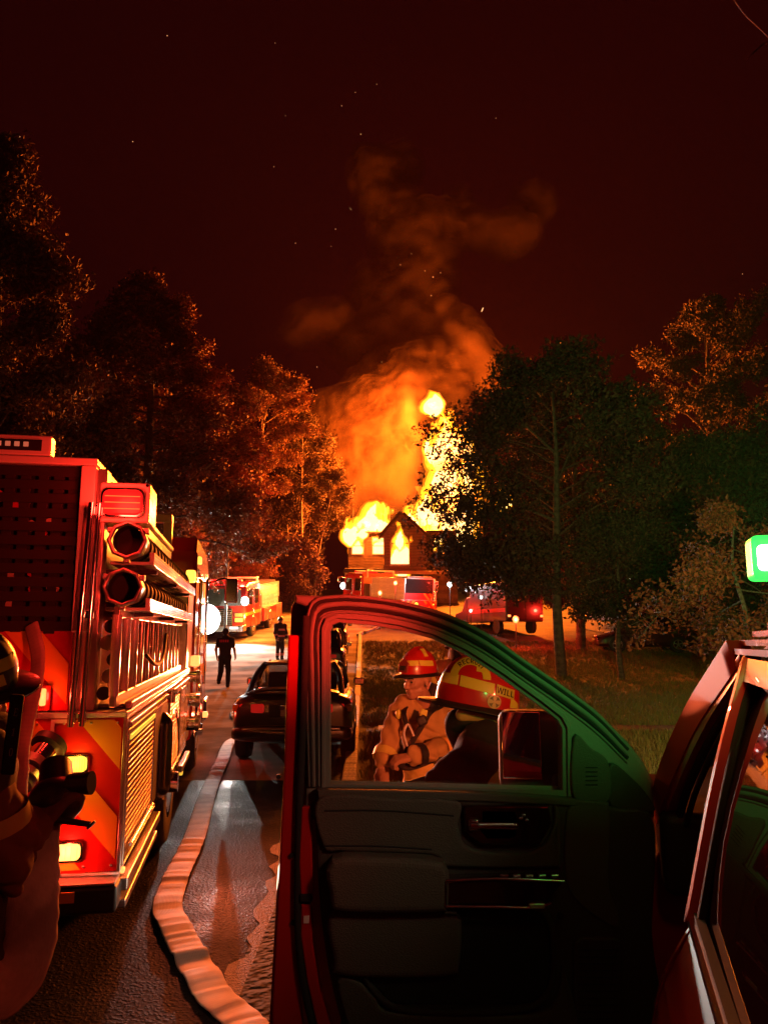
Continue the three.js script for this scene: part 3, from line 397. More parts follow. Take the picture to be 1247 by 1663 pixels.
  // hose bed with its black net cover
  mk('bed_frame', [bb(-2.24, -0.12, 2.625, 2.665, -4.3, 0.03, 0.008), bb(-0.2, -0.125, 1.76, 2.625, -0.06, 0.03, 0.008), bb(-2.24, -2.16, 1.76, 2.625, -0.06, 0.03, 0.008)], M.whitePaint, g);
  const net = mk('net_cover', bb(-2.16, -0.2, 1.76, 2.6, -0.09, -0.045, 0.01), E_.net, g);
  for (let i = 0; i < 25; i++) mk('strap', at(bx(0.052, 0.84 + R(-0.03, 0.02), 0.012, 0.004, 1), -2.13 + i * 0.079 + R(-0.006, 0.006), 2.18, -0.012 + R(-0.006, 0.006), 0, 0, R(-0.01, 0.01)), E_.net, net);
  for (let j = 0; j < 12; j++) mk('strap', at(bx(1.95, 0.05, 0.012, 0.004, 1), -1.18, 1.79 + j * 0.073, 0.0 + R(-0.006, 0.006), 0, 0, R(-0.006, 0.006)), E_.net, net);
  srand(9); for (let i = 0; i < 14; i++) mk('hose_fold', at(cyl(0.03, 0.03, 0.05, 8), R(-0.75, -0.25), R(1.85, 2.5), -0.034, Math.PI / 2, 0, 0), rnd() < 0.4 ? E_.red : E_.hoseBed, net);
  // light bar over the bed
  const bar = mk('arrow_light_bar', bb(-2.0, -0.355, 2.668, 2.775, -0.06, 0.03, 0.01, 2), M.whitePaint, g);
  mk('lamp_window', bb(-1.97, -0.4, 2.69, 2.75, 0.03, 0.038, 0.004), M.black, bar);
  for (let i = 0; i < 34; i++) mk('led', bb(-1.94 + i * 0.044, -1.915 + i * 0.044, 2.71, 2.735, 0.038, 0.044, 0.002), E_.led, bar);
  // grab rails
  for (const [x0, x1, z] of [[-0.128, -0.165, 0.075], [-0.095, -0.118, 0.05]]) { const r = mk('grab_rail', rod([x1, 1.3, z], [x0, 2.42, z], 0.016, 0.016, 12), M.chrome, g); for (const y of [1.34, 1.85, 2.38]) mk('rail_bracket', bb(mix(x1, x0, (y - 1.3) / 1.1) - 0.02, mix(x1, x0, (y - 1.3) / 1.1) + 0.02, y - 0.025, y + 0.025, -0.04, z, 0.006), M.chrome, r); }
  mk('corner_post', bb(-0.125, -0.075, 1.365, 2.62, -0.14, -0.02, 0.01), M.brushed, g);
  // warning lamp box
  const box = mk('lamp_box', bb(-0.105, 0.15, 2.33, 2.545, -0.3, 0.0, 0.012, 2), M.whitePaint, g);
  mk('warning_lens', ext(roundRect(-0.085, 0.115, 2.368, 2.502, 0.035, 6), 0.03, 0.008), E_.warn, box, [0, 0, -0.01]);
  for (let j = 0; j < 3; j++) mk('lens_rib', bb(-0.075, 0.105, 2.398 + j * 0.033, 2.402 + j * 0.033, 0.026, 0.03, 0.002), E_.markSmall, box);
  mk('lens_bezel', ext(roundRect(-0.096, 0.126, 2.357, 2.513, 0.04, 6), 0.014, 0.003, [roundRect(-0.083, 0.113, 2.37, 2.5, 0.034, 6)]), M.chrome, box, [0, 0, 0.002]);
  mk('bolt', at(cyl(0.009, 0.009, 0.01, 10), 0.135, 2.53, 0.004, Math.PI / 2, 0, 0), M.chrome, box);
  // hard suction hoses in their trays
  for (const [x, y] of [[0.05, 2.235], [0.04, 1.99]]) {
    const t = mk('suction_hose', [rod([x, y, 0.0], [x, y, -3.4], 0.078, 0.078, 24, true)], M.rubber, g);
    for (let i = 0; i < 16; i++) mk('hose_rib', at(new THREE.TorusGeometry(0.08, 0.008, 6, 22), x, y, -0.3 - i * 0.19), M.rubber, t);
    mk('coupling_ring', [at(new THREE.CylinderGeometry(0.1, 0.1, 0.1, 8, 1, true), x, y, -0.02, Math.PI / 2, 0, 0), at(new THREE.TorusGeometry(0.092, 0.011, 8, 8), x, y, 0.03)], M.brushed, t);
    mk('mouth', at(new THREE.CircleGeometry(0.078, 20), x, y, -0.12), M.black, t);
    for (const a of [0.5, 2.6, 4.7]) mk('lug', at(bx(0.03, 0.03, 0.05, 0.006, 1), x + Math.cos(a) * 0.104, y + Math.sin(a) * 0.104, 0), M.brushed, t);
    mk('tray', [bb(x - 0.1, x + 0.12, y - 0.118, y - 0.1, -3.5, -0.1, 0.004), bb(x + 0.1, x + 0.125, y - 0.118, y - 0.05, -3.5, -0.1, 0.004)], M.whitePaint, t);
    for (const z of [-0.5, -1.8, -3.1]) mk('tray_arm', bb(-0.14, x + 0.1, y - 0.14, y - 0.116, z - 0.03, z + 0.03, 0.004), M.dark, t);
  }
  // ladder on the side
  const lad = new THREE.Group(); lad.name = 'ladder'; g.add(lad);
  for (const y of [1.865, 1.415]) mk('ladder_rail', bb(0.0, 0.035, y - 0.032, y + 0.032, -3.9, 0.02, 0.008), E_.ladder, lad);
  for (let i = 0; i < 12; i++) mk('rung', rod([0.018, 1.44, 0.0 - i * 0.32], [0.018, 1.85, 0.0 - i * 0.32], i < 3 ? 0.025 : 0.019, i < 3 ? 0.025 : 0.019, 10), i < 3 ? M.whitePaint : E_.ladder, lad);
  mk('strap', tube([[0.06, 1.62, -0.9], [0.075, 1.55, -1.3], [0.07, 1.58, -1.8], [0.05, 1.75, -2.2]], 0.012, 24, 6), M.black, lad);
  mk('ladder_board', bb(-0.12, -0.09, 1.37, 1.93, -4.1, -0.2, 0.004), E_.red, g);
  mk('side_shelf', [bb(-0.1, 0.1, 1.37, 1.39, -4.2, -0.15, 0.004), bb(0.06, 0.1, 1.365, 1.405, -4.2, -0.1, 0.008)], M.brushed, g);
  // equipment clutter behind the ladder end
  for (let i = 0; i < 5; i++) mk('fitting', at(cyl(0.03 + 0.012 * (i % 2), 0.035, 0.07, 12), -0.04 + 0.02 * (i % 3), 1.45 + i * 0.085, -0.09, Math.PI / 2, 0, 0), i % 2 ? M.brushed : M.dark, g);
  // right side compartments
  const roll = (x, z0, z1, side) => { const s = side > 0 ? 1 : -1, f = mk('roller_door', bb(Math.min(x, x - 0.02 * s), Math.max(x, x - 0.02 * s), 0.62, 1.24, z0, z1, 0.002), M.dark, g); for (let i = 0; i < 19; i++) mk('slat', at(bx(0.014, 0.027, z1 - z0 - 0.04, 0.003, 1), x + 0.002 * s, 0.648 + i * 0.0305, (z0 + z1) / 2), E_.shutter, f); mk('door_frame', [bb(x - 0.012, x + 0.014, 0.6, 1.27, z0 - 0.03, z0, 0.004), bb(x - 0.012, x + 0.014, 0.6, 1.27, z1, z1 + 0.03, 0.004), bb(x - 0.012, x + 0.014, 1.24, 1.275, z0, z1, 0.004)], M.brushed, f); mk('pull_bar', rod([x + 0.03 * s, 0.67, z0 + 0.1], [x + 0.03 * s, 0.67, z1 - 0.1], 0.012, 0.012, 8), M.chrome, f); };
  roll(W1, -1.28, -0.12, 1); roll(W0, -1.28, -0.12, -1); roll(W0, -4.2, -3.0, -1);
  mk('drip_rail', [bb(W1, W1 + 0.03, 1.28, 1.31, -4.2, -0.04, 0.006), bb(W1, W1 + 0.02, 1.24, 1.27, -1.3, -0.04, 0.004)], M.brushed, g);
  mk('light_strip', bb(W1, W1 + 0.018, 1.205, 1.232, -1.25, -0.15, 0.004), E_.yellowLamp, g);
  mk('tank_recess', bb(W1 - 0.05, W1 + 0.004, 0.62, 1.25, -2.25, -1.36, 0.01), M.black, g);
  { const t = mk('air_tank', [at(new THREE.CapsuleGeometry(0.1, 0.42, 6, 18), W1 - 0.02, 0.88, -1.85)], M.blackPaint, g); mk('tank_valve', [at(cyl(0.03, 0.025, 0.1, 10), W1 + 0.06, 1.3, -1.85), rod([W1 + 0.03, 1.33, -1.85], [W1 + 0.1, 1.33, -1.85], 0.018)], M.chrome, t); }
  mk('rub_rail', [bb(W1, W1 + 0.05, 0.5, 0.56, -1.5, -0.02, 0.008), bb(W1 - 0.02, W1 + 0.045, 0.42, 0.46, -1.4, -0.02, 0.008), bb(W1, W1 + 0.05, 0.5, 0.56, -4.3, -3.35, 0.008)], M.brushed, g);
  mk('marker_lamp', bb(W1 + 0.01, W1 + 0.03, 0.58, 0.605, -0.06, -0.02, 0.006, 2), E_.mark, g);
  mk('marker_lamp', bb(W1 + 0.01, W1 + 0.05, 0.47, 0.5, -3.45, -3.38, 0.006, 2), E_.yellowLamp, g);
  mk('side_panel', bb(W1, W1 + 0.012, 0.62, 1.25, -4.22, -3.4, 0.004), M.whitePaint, g);
  roll(W1, -3.3, -2.35, 1);
  // pump house
  mk('side_warning_lamp', bb(W1 - 0.03, W1 + 0.06, 2.28, 2.4, -4.1, -3.9, 0.02, 2), E_.amber, g); mk('panel_lamp', bb(W1 - 0.02, W1 + 0.08, 1.39, 1.51, -5.06, -4.92, 0.02, 2), E_.mark, g);
  mk('pump_panel', bb(W0 + 0.1, W1 - 0.02, 0.6, 2.2, -5.1, -4.3, 0.02), M.brushed, g);
  for (let i = 0; i < 5; i++) { const q = mk('pump_outlet', [at(cyl(0.06, 0.06, 0.12, 14), W1 + 0.03, 0.8 + 0.25 * (i % 3), -4.5 - 0.3 * Math.floor(i / 3), 0, 0, -Math.PI / 2)], M.chrome, g); mk('outlet_cap', at(cyl(0.07, 0.07, 0.04, 8), W1 + 0.1, 0.8 + 0.25 * (i % 3), -4.5 - 0.3 * Math.floor(i / 3), 0, 0, -Math.PI / 2), M.brushed, q); }
  // cab
  const cab = mk('cab', prism([[-5.15, 0.55], [-5.15, 2.72], [-5.3, 2.9], [-7.3, 2.9], [-7.85, 2.72], [-8.1, 1.75], [-8.15, 0.6]], W0, W1, 0.05), E_.red, g);
  mk('windscreen', at(ext(roundRect(-1.08, 1.08, 0, 0.92, 0.08), 0.012, 0.004), -1.17, 1.74, -8.135, -0.255, Math.PI, 0).translate(0, 0, 0.012), M.glassDark, cab);
  mk('windscreen_bar', at(bx(0.04, 0.92, 0.03, 0.008, 1), -1.17, 2.18, -8.035, -0.255, Math.PI, 0), M.dark, cab);
  for (const [x, s] of [[W1, 1], [W0, -1]]) { for (const [z0, z1] of [[-6.3, -5.4], [-7.7, -6.75]]) { mk('side_window', bb(x - 0.004, x + 0.004, 1.75, 2.5, z0, z1, 0.003), M.glassDark, cab); mk('window_trim', [bb(x - 0.006, x + 0.01, 1.71, 1.75, z0 - 0.03, z1 + 0.03, 0.003), bb(x - 0.006, x + 0.01, 2.5, 2.54, z0 - 0.03, z1 + 0.03, 0.003)], M.chrome, cab); mk('door_handle', bb(x - 0.01, x + 0.035, 1.45, 1.5, z1 - 0.2, z1 - 0.04, 0.006), M.chrome, cab); }
    mk('grab_handle', rod([x + 0.05 * s, 1.1, -6.55], [x + 0.05 * s, 2.5, -6.55], 0.018, 0.018, 10), M.chrome, cab); mk('grab_handle', rod([x + 0.05 * s, 1.0, -5.25], [x + 0.05 * s, 2.4, -5.25], 0.018, 0.018, 10), M.chrome, cab);
    mk('stripe', [bb(x - 0.006, x + 0.006, 1.2, 1.36, -8.0, -5.2, 0.002)], E_.chevY, cab);
    mk('mirror_arm', tube([[x, 2.5, -7.7], [x + 0.28 * s, 2.6, -8.1], [x + 0.34 * s, 2.5, -8.1]], 0.014, 12, 6), M.chrome, cab); mk('mirror', at(bx(0.2, 0.38, 0.08, 0.03), x + 0.34 * s, 2.42, -8.1), M.chrome, cab);
    mk('scene_lamp', at(new THREE.SphereGeometry(0.21, 20, 14).scale(1, 1.1, 0.6), x - 0.02 * s, 1.98, -8.12), E_.white, g);
    mk('head_lamp', at(ext(roundRect(-0.2, 0.2, -0.1, 0.1, 0.04), 0.03, 0.006), x - 0.32 * s, 1.02, -8.16, 0, Math.PI, 0), x > 0 ? E_.yellowLamp : E_.amber, g);
    mk('lower_lamp', at(ext(roundRect(-0.2, 0.2, -0.09, 0.09, 0.04), 0.03, 0.006), x - 0.32 * s, 1.28, -8.17, 0, Math.PI, 0), E_.yellowLamp, g);
    mk('bumper_lamp', at(bx(0.44, 0.11, 0.05, 0.03), x - 0.45 * s, 0.66, -8.62), E_.whiteSoft, g);
    mk('mud_flap', bb(x - 0.45 * s - 0.18, x - 0.45 * s + 0.18, 0.25, 0.55, -3.4, -3.37, 0.006), M.rubber, g);
    mk('warning_lamp', bb(x - 0.01, x + 0.03, 2.6, 2.68, -5.55, -5.35, 0.01, 2), E_.amber, g);
  }
  mk('marker_lamp', bb(W1 + 0.03, W1 + 0.1, 0.62, 0.7, -7.0, -6.95, 0.012, 2), E_.mark, g);
  mk('grille', [bb(-1.75, -0.6, 0.75, 1.6, -8.19, -8.1, 0.02)], M.dark, g); for (let i = 0; i < 8; i++) mk('grille_bar', bb(-1.72, -0.63, 0.8 + i * 0.1, 0.83 + i * 0.1, -8.21, -8.18, 0.006), M.chrome, g);
  mk('front_bumper', bb(W0 - 0.03, W1 + 0.03, 0.45, 0.78, -8.6, -8.0, 0.05, 2), M.chrome, g);
  mk('sign_board', at(bx(1.5, 0.16, 0.04, 0.02), -1.17, 2.78, -8.0), M.black, g); for (let i = 0; i < 9; i++) mk('warning_lens', at(bx(0.11, 0.09, 0.02, 0.015), -1.77 + i * 0.15, 2.78 + 0.03 * Math.sin(i / 8 * Math.PI), -8.03), E_.warn, g);
  mk('roof_light_bar', [bb(-2.0, -0.35, 2.92, 3.06, -7.3, -7.0, 0.05, 2)], E_.warn, g);
  mk('ladder_rack', [bb(-2.25, -0.2, 3.02, 3.12, -5.0, -4.85, 0.02), bb(-2.25, -2.15, 2.6, 3.05, -4.98, -4.88, 0.01), bb(-0.3, -0.2, 2.6, 3.05, -4.98, -4.88, 0.01)], M.whitePaint, g);
  // wheels
  for (const [z, dbl] of [[-2.8, 1], [-6.5, 0]]) for (const s of [1, -1]) {
    const x = s > 0 ? W1 - 0.16 : W0 + 0.16, w = new THREE.Group(); w.name = 'wheel'; g.add(w); w.position.set(x, 0.52, z);
    mk('tyre', new THREE.LatheGeometry([[0.28, -0.15], [0.46, -0.15], [0.51, -0.1], [0.52, 0], [0.51, 0.1], [0.46, 0.15], [0.28, 0.15]].map((p) => new THREE.Vector2(...p)), 28).rotateZ(Math.PI / 2), M.rubber, w);
    mk('rim', [at(cyl(0.28, 0.24, 0.1, 20), 0.1 * s, 0, 0, 0, 0, -s * Math.PI / 2), at(cyl(0.1, 0.08, 0.16, 12), 0.14 * s, 0, 0, 0, 0, -s * Math.PI / 2)], M.chrome, w);
    mk('wheel_arch', at(new THREE.TorusGeometry(0.6, 0.03, 6, 20, Math.PI), x + 0.15 * s, 0.5, z, 0, Math.PI / 2, 0), M.chrome, g);
  }
  return g;
}
srand(17);
const engine1 = makeEngine(); engine1.name = nameIt('fire_engine'); scene.add(engine1); engine1.position.set(-1.39, 0, -4.0); engine1.rotation.y = 10 * Math.PI / 180;
tag(engine1, 'near fire engine seen from behind with red and yellow chevrons and a side ladder', 'fire engine', 'fire engines at the fire');
const engine2 = engine1.clone(); engine2.name = nameIt('fire_engine'); scene.add(engine2); engine2.rotation.order = 'YXZ'; engine2.rotation.set(-0.11, Math.PI - 0.1, 0);
{ const f = V(-1.17, 0, -8.2).applyEuler(engine2.rotation), x = -8.35; engine2.position.set(x - f.x, gY(x, -40) - f.y, -40 - f.z); }
tag(engine2, 'far fire engine facing the camera on the road with blazing white lamps', 'fire engine', 'fire engines at the fire');
const engine3 = engine1.clone(); engine3.name = nameIt('fire_engine'); scene.add(engine3); engine3.rotation.order = 'YXZ'; engine3.rotation.set(0.08, 0.5, 0); engine3.position.set(3.1, gY(2, -47.5), -47.5);
tag(engine3, 'fire engine seen from behind in front of the burning house, mostly hidden', 'fire engine', 'fire engines at the fire');
engine1.updateMatrixWorld(); engine2.updateMatrixWorld(); engine3.updateMatrixWorld();
const W = (e, x, y, z) => e.localToWorld(V(x, y, z)).toArray();
const RED = [1, 0.03, 0.015];
pl([1, 0.05, 0.02], 0.55, W(engine1, -0.16, 0.7, 0.07), 1.5); pl([1, 0.4, 0.03], 0.18, W(engine1, -0.14, 1.115, 0.07), 1.5); pl(RED, 0.12, W(engine1, -0.31, 1.44, 0.06), 1); pl([1, 0.02, 0.01], 0.9, W(engine1, 0.02, 2.43, 0.2), 3); pl(RED, 0.5, W(engine1, 0.2, 0.66, -7.0), 1);
pl([1, 0.72, 0.5], 0.16, W(engine1, 0.3, 0.55, 0.02), 3); spot([1, 0.15, 0.05], 120, W(engine1, 0.24, 1.45, -5.0), [0.55, 1.25, -4.6], 0.7, 0.8, 5); for (const x of [W0_(1), W0_(-1)]) spot([1, 0.98, 0.88], 800, W(engine2, x, 1.98, -8.4), W(engine2, x, -0.9, -24), 1.0, 0.8, 5);
function W0_(s) { return s > 0 ? 0.16 : -2.5; }
for (const x of [-0.3, -2.0]) pl(RED, 60, W(engine2, x, 3.2, -7.4), 6); pl([1, 0.5, 0.06], 26, W(engine2, -2.6, 1.2, -8.4), 4); pl([1, 0.35, 0.05], 50, W(engine2, -3.2, 2.9, -5.4), 5);
pl(RED, 16, W(engine3, -0.1, 2.45, 0.6), 4); pl(RED, 10, W(engine3, -1.6, 0.8, 0.6), 4); pl(RED, 16, W(engine3, 0.5, 3.1, -7), 4);
// hose hanging from the hose bed of the near engine and its outlet
function flatHose(pts, w, t, up, n = 60, wob = 0, lift = 0) { // a flattened hose swept along points; up: the flat side's normal at a point
  const c = new THREE.CatmullRomCurve3(pts.map((p) => p.isVector3 ? p : V(...p))), pos = [], uv = [], ind = [], K = 12;
  for (let i = 0; i <= n; i++) { const u = i / n, p = c.getPointAt(u), T = c.getTangentAt(u), L_ = u * c.getLength(); p.y += lift * (noise(L_ * 10, 3, 8) + 0.6 * noise(L_ * 23, 5, 1)) * (0.5 + 0.5 * noise(L_ * 0.8, 2, 2)); const U = up(u, p).clone(), S = T.clone().cross(U).normalize(); U.copy(S).cross(T).normalize(); const ww = w * (1 + wob * noise(u * 40, 1, 2)), tt = t * (1 + 1.4 * wob * noise(u * 55, 4, 2));
    for (let k = 0; k <= K; k++) { const a = k / K * Math.PI * 2, cx = Math.cos(a), sy = Math.sin(a), q = p.clone().addScaledVector(S, ww * Math.sign(cx) * Math.abs(cx) ** 0.7).addScaledVector(U, tt * Math.sign(sy) * Math.abs(sy) ** 0.8); pos.push(q.x, q.y, q.z); uv.push(k / K, u * c.getLength() * 2.2); } }
  for (let i = 0; i < n; i++) for (let k = 0; k < K; k++) { const a = i * (K + 1) + k, b = a + K + 1; ind.push(a, b, a + 1, a + 1, b, b + 1); }
  const g = new THREE.BufferGeometry(); g.setAttribute('position', new THREE.Float32BufferAttribute(pos, 3)); g.setAttribute('uv', new THREE.Float32BufferAttribute(uv, 2)); g.setIndex(ind); g.computeVertexNormals(); return g;
}
const hoseTex = noiseTex(61, 4, 5, 256, (x, u, v) => 0.62 + 0.5 * (x - 0.3) - 0.05 * (0.5 + 0.5 * Math.sin(v * 6.283 * 24)));
const hoseMat = std([0.7, 0.6, 0.5], 0.75, 0, { map: hoseTex, bumpMap: rep(noiseTex(62, 2, 1, 256, (x, u, v) => 0.5 + 0.25 * Math.sin(v * 6.283 * 40) + 0.25 * Math.sin(u * 6.283 * 40)), 2, 2), bumpScale: 0.001 }), hoseMat2 = std([0.6, 0.42, 0.36], 0.8, 0, { map: rep(T_soft, 1, 0.7), bumpMap: rep(T_fine, 2, 1), bumpScale: 0.001 });
{
  const q = (x, y, d) => P(x, y, d);
  tag(mk('fire_hose', flatHose([q(52, 1015, 3.9), q(62, 1060, 3.86), q(60, 1100, 3.82), q(50, 1150, 3.78), q(38, 1210, 3.74), q(34, 1275, 3.72), q(30, 1350, 3.72)], 0.042, 0.014, () => V(-0.35, 0, 1), 50, 0.05), hoseMat), 'pale flat hose hanging down from the hose bed of the near engine', 'fire hose');
  // coupling on the rear outlet
  const o = thing('hose_coupling', 'chrome hose coupling on the rear outlet of the near engine above the tail lamp', 'coupling', P(72, 1222, 3.9).toArray());
  const dir = [-0.05, -0.16, 0.2], seg = (a, b, r0, r1 = r0, n = 20) => rod(dir.map((v) => v * a), dir.map((v) => v * b), r0, r1, n);
  mk('flange', seg(-0.25, -0.1, 0.085, 0.085), M.dark, o); mk('elbow', seg(-0.15, 0.3, 0.062), M.chrome, o); mk('swivel_ring', [seg(0.25, 0.42, 0.075), seg(0.5, 0.62, 0.07)], M.brushed, o); mk('collar', seg(0.4, 0.75, 0.06), M.dark, o);
  for (let i = 0; i < 4; i++) { const a = i * 1.57 + 0.4; mk('lug', at(bx(0.03, 0.03, 0.04, 0.006, 1), -0.017 + Math.cos(a) * 0.078, -0.053 + Math.sin(a) * 0.06, 0.07 + Math.sin(a) * 0.04), M.chrome, o); }
  // valve held by the firefighter at the left edge, with its big soft hose
  const vpos = P(92, 1300, 2.55), vg = thing('gated_valve', 'dark gated valve with a short side outlet held by the gloved firefighter', 'valve', vpos.toArray());
  mk('valve_body', [new THREE.SphereGeometry(0.075, 24, 16).scale(1.15, 1, 0.95), rod([-0.01, 0.03, -0.02], [-0.045, 0.09, -0.09], 0.055, 0.05, 18)], std([0.03, 0.02, 0.02], 0.35, 0.3), vg);
  mk('side_outlet', [rod([0.04, 0.05, 0.01], [0.105, 0.056, 0.015], 0.033, 0.033, 18), rod([0.1, 0.056, 0.015], [0.115, 0.057, 0.016], 0.036, 0.036, 18)], std([0.04, 0.03, 0.03], 0.3, 0.6), vg);
  mk('valve_handle', [rod([0.0, -0.04, 0.06], [0.13, -0.06, 0.05], 0.011, 0.009, 8), rod([0.13, -0.06, 0.05], [0.135, -0.065, 0.05], 0.016, 0.016, 10)], M.dark, vg);
  tag(mk('fire_hose', flatHose([P(60, 1305, 2.62), P(58, 1340, 2.55), P(56, 1400, 2.5), P(54, 1470, 2.44), P(46, 1540, 2.36), P(20, 1590, 2.28), P(-40, 1620, 2.2), P(-140, 1625, 2.15)], 0.075, 0.02, () => V(0.15, 0.25, 1), 60, 0.05), hoseMat2), 'thick red lit hose dropping from the dark valve and curving off to the left', 'fire hose');
  // supply hose along the road
  const h = [[395, 1663], [352, 1625], [318, 1570], [285, 1510], [272, 1478], [285, 1430], [315, 1365], [338, 1290], [360, 1240], [380, 1203]].map(([x, y]) => { const u = (x - 623.5) / 1249, v = (831.5 - y) / 1249, t = -1.735 / (v * CP + SP); return V(u * t, 0.034, -(CP - v * SP) * t); });
  h.unshift(V(-0.25, 0.034, -2.9)); h.push(V(-2.35, 0.034, -13.4), V(-2.55, 0.034, -15), V(-3.2, 0.034, -17), V(-3.4, 0.034, -19), V(-3.1, 0.05, -21), V(-2.5, 0.1, -22.4), V(-2.0, 0.2, -25), V(-2.1, gY(0, -30) + 0.04, -30), V(-3.4, gY(0, -38) + 0.04, -38));
  tag(mk('fire_hose', flatHose(h, 0.092, 0.012, () => V(0, 1, 0), 2200, 0.05, 0.016), hoseMat), 'long pale wrinkled supply hose snaking along the road under the black car', 'fire hose');
}
// ---------- red pickup with its door open ----------
function sweepRect(pts, w, h, up, n = 24) { // bar of rectangular section along points
  const c = new THREE.CatmullRomCurve3(pts.map((p) => V(...p))), pos = [], ind = [], idx = (i, k) => i * 8 + k;
  for (let i = 0; i <= n; i++) { const p = c.getPoint(i / n), T = c.getTangent(i / n), U = V(...up), S = T.clone().cross(U).normalize(); U.copy(S).cross(T).normalize(); const cs = [[-1, -1], [1, -1], [1, 1], [-1, 1]].map(([a, b]) => p.clone().addScaledVector(S, a * w / 2).addScaledVector(U, b * h / 2)); for (let k = 0; k < 4; k++) for (const v of [cs[k], cs[(k + 1) % 4]]) pos.push(v.x, v.y, v.z); }
  for (let i = 0; i < n; i++) for (let k = 0; k < 4; k++) { const a = idx(i, k * 2), b = a + 1, d = idx(i + 1, k * 2), e = d + 1; ind.push(a, b, d, b, e, d); }
  ind.push(0, 4, 2, 0, 6, 4); const l = n * 8; ind.push(l, l + 2, l + 4, l, l + 4, l + 6);
  const g = new THREE.BufferGeometry(); g.setAttribute('position', new THREE.Float32BufferAttribute(pos, 3)); g.setIndex(ind); g.computeVertexNormals(); return g;
}
const PA = 16 * Math.PI / 180, pick = thing('pickup_truck', 'glossy red crew cab pickup at the right with its front door wide open', 'pickup truck', [0.78, 0, -2.3], -PA);
{
  const inner = std([0.05, 0.042, 0.036], 0.65, 0, { bumpMap: rep(T_grit, 3), bumpScale: 0.0015 }), glass = std([0.012, 0.003, 0.003], 0.02, 0, { ior: 1.6 });
  // half profile of the body side, rocker to belt, outwards is -x
  const side = [[0.06, 0.42], [-0.02, 0.5], [-0.06, 0.68], [-0.085, 0.9], [-0.082, 1.05], [-0.06, 1.16], [-0.02, 1.24], [0.0, 1.275]], sm = smooth(side, 26, false);
  const panel = (z0, z1, pts = sm) => ext([...pts, [0.09, 1.27], [0.12, 0.42]], z1 - z0, 0.006, [], 2).translate(0, 0, z0), mir = (g) => { g = g.clone().scale(-1, 1, 1).translate(1.9, 0, 0); if (g.index) { const a = g.index.array; for (let i = 0; i < a.length; i += 3) { const t = a[i]; a[i] = a[i + 1]; a[i + 1] = t; } } else for (const k of Object.keys(g.attributes)) { const A = g.attributes[k], s = A.itemSize; for (let i = 0; i < A.count; i += 3) for (let c = 0; c < s; c++) { const p = A.array[i * s + c]; A.array[i * s + c] = A.array[(i + 1) * s + c]; A.array[(i + 1) * s + c] = p; } } return g; };
  const rd = mk('rear_door', panel(0.97, 2.08), M.redPaint, pick);
  mk('fender', panel(-1.35, -0.04), M.redPaint, pick, [0, -0.14, 0]); mk('fender', mir(panel(-1.35, -0.04)), M.redPaint, pick, [0, -0.14, 0]); mk('bed_side', panel(2.12, 4.0), M.redPaint, pick); mk('bed_side', mir(panel(2.12, 4.0)), M.redPaint, pick); mk('right_door', mir(panel(0, 0.95)), M.redPaint, pick); mk('right_door', mir(panel(0.97, 2.08)), M.redPaint, pick);
  mk('tailgate', bb(0.1, 1.8, 0.6, 1.25, 3.95, 4.03, 0.02), M.redPaint, pick); mk('bed_floor', bb(0.1, 1.8, 0.7, 0.75, 2.15, 3.95), M.dark, pick);
  // pillars and roof
  const RX = 0.165, RY = 1.705;
  mk('windscreen_pillar', sweepRect([[0.015, 1.24, -0.06], [0.03, 1.34, 0.08], [0.09, 1.53, 0.3], [RX, RY, 0.56]], 0.075, 0.05, [-1, 0.3, 0.7]), std([0.4, 0.012, 0.012], 0.5, 0, { specularIntensity: 0.3 }), pick);
  mk('pillar_trim', sweepRect([[0.035, 1.26, 0.03], [0.055, 1.35, 0.15], [0.11, 1.53, 0.37], [RX + 0.012, RY - 0.01, 0.6]], 0.03, 0.045, [-1, 0.3, 0.7]), std([0.5, 0.1, 0.04], 0.3, 0, { clearcoat: 1 }), pick);
  mk('door_seal', tube([[0.05, 1.25, 0.07], [0.07, 1.36, 0.2], [0.125, 1.54, 0.42], [RX + 0.03, RY - 0.02, 0.64]], 0.011, 24, 6), M.rubber, pick); mk('door_seal', tube([[0.065, 1.24, 0.1], [0.085, 1.36, 0.24], [0.14, 1.54, 0.46], [RX + 0.045, RY - 0.03, 0.66]], 0.008, 24, 6), M.rubber, pick);
  mk('roof', [prism([[0.5, 1.715], [0.75, 1.775], [1.3, 1.79], [2.0, 1.785], [2.16, 1.76], [2.16, 1.72]], RX + 0.05, 1.9 - RX - 0.05, 0.02)], M.redPaint, pick);
  for (const [i, y, x] of [[0, 1.712, RX - 0.006], [1, 1.731, RX + 0.012], [2, 1.75, RX + 0.034], [3, 1.768, RX + 0.06]]) mk('roof_rail', sweepRect([[x, y, 0.5 + i * 0.03], [x, y + 0.006, 1.2], [x, y, 2.14]], 0.02, 0.012, [0, 1, 0]), i ? std([0.45, 0.09, 0.04], 0.25, 0, { clearcoat: 1 }) : M.redPaint, pick);
  mk('centre_pillar', sweepRect([[0.03, 0.5, 0.95], [0.02, 1.2, 0.95], [0.04, 1.3, 0.93], [0.1, 1.5, 0.82], [RX, RY, 0.68]], 0.035, 0.03, [-1, 0.3, 0]), M.blackPaint, pick);
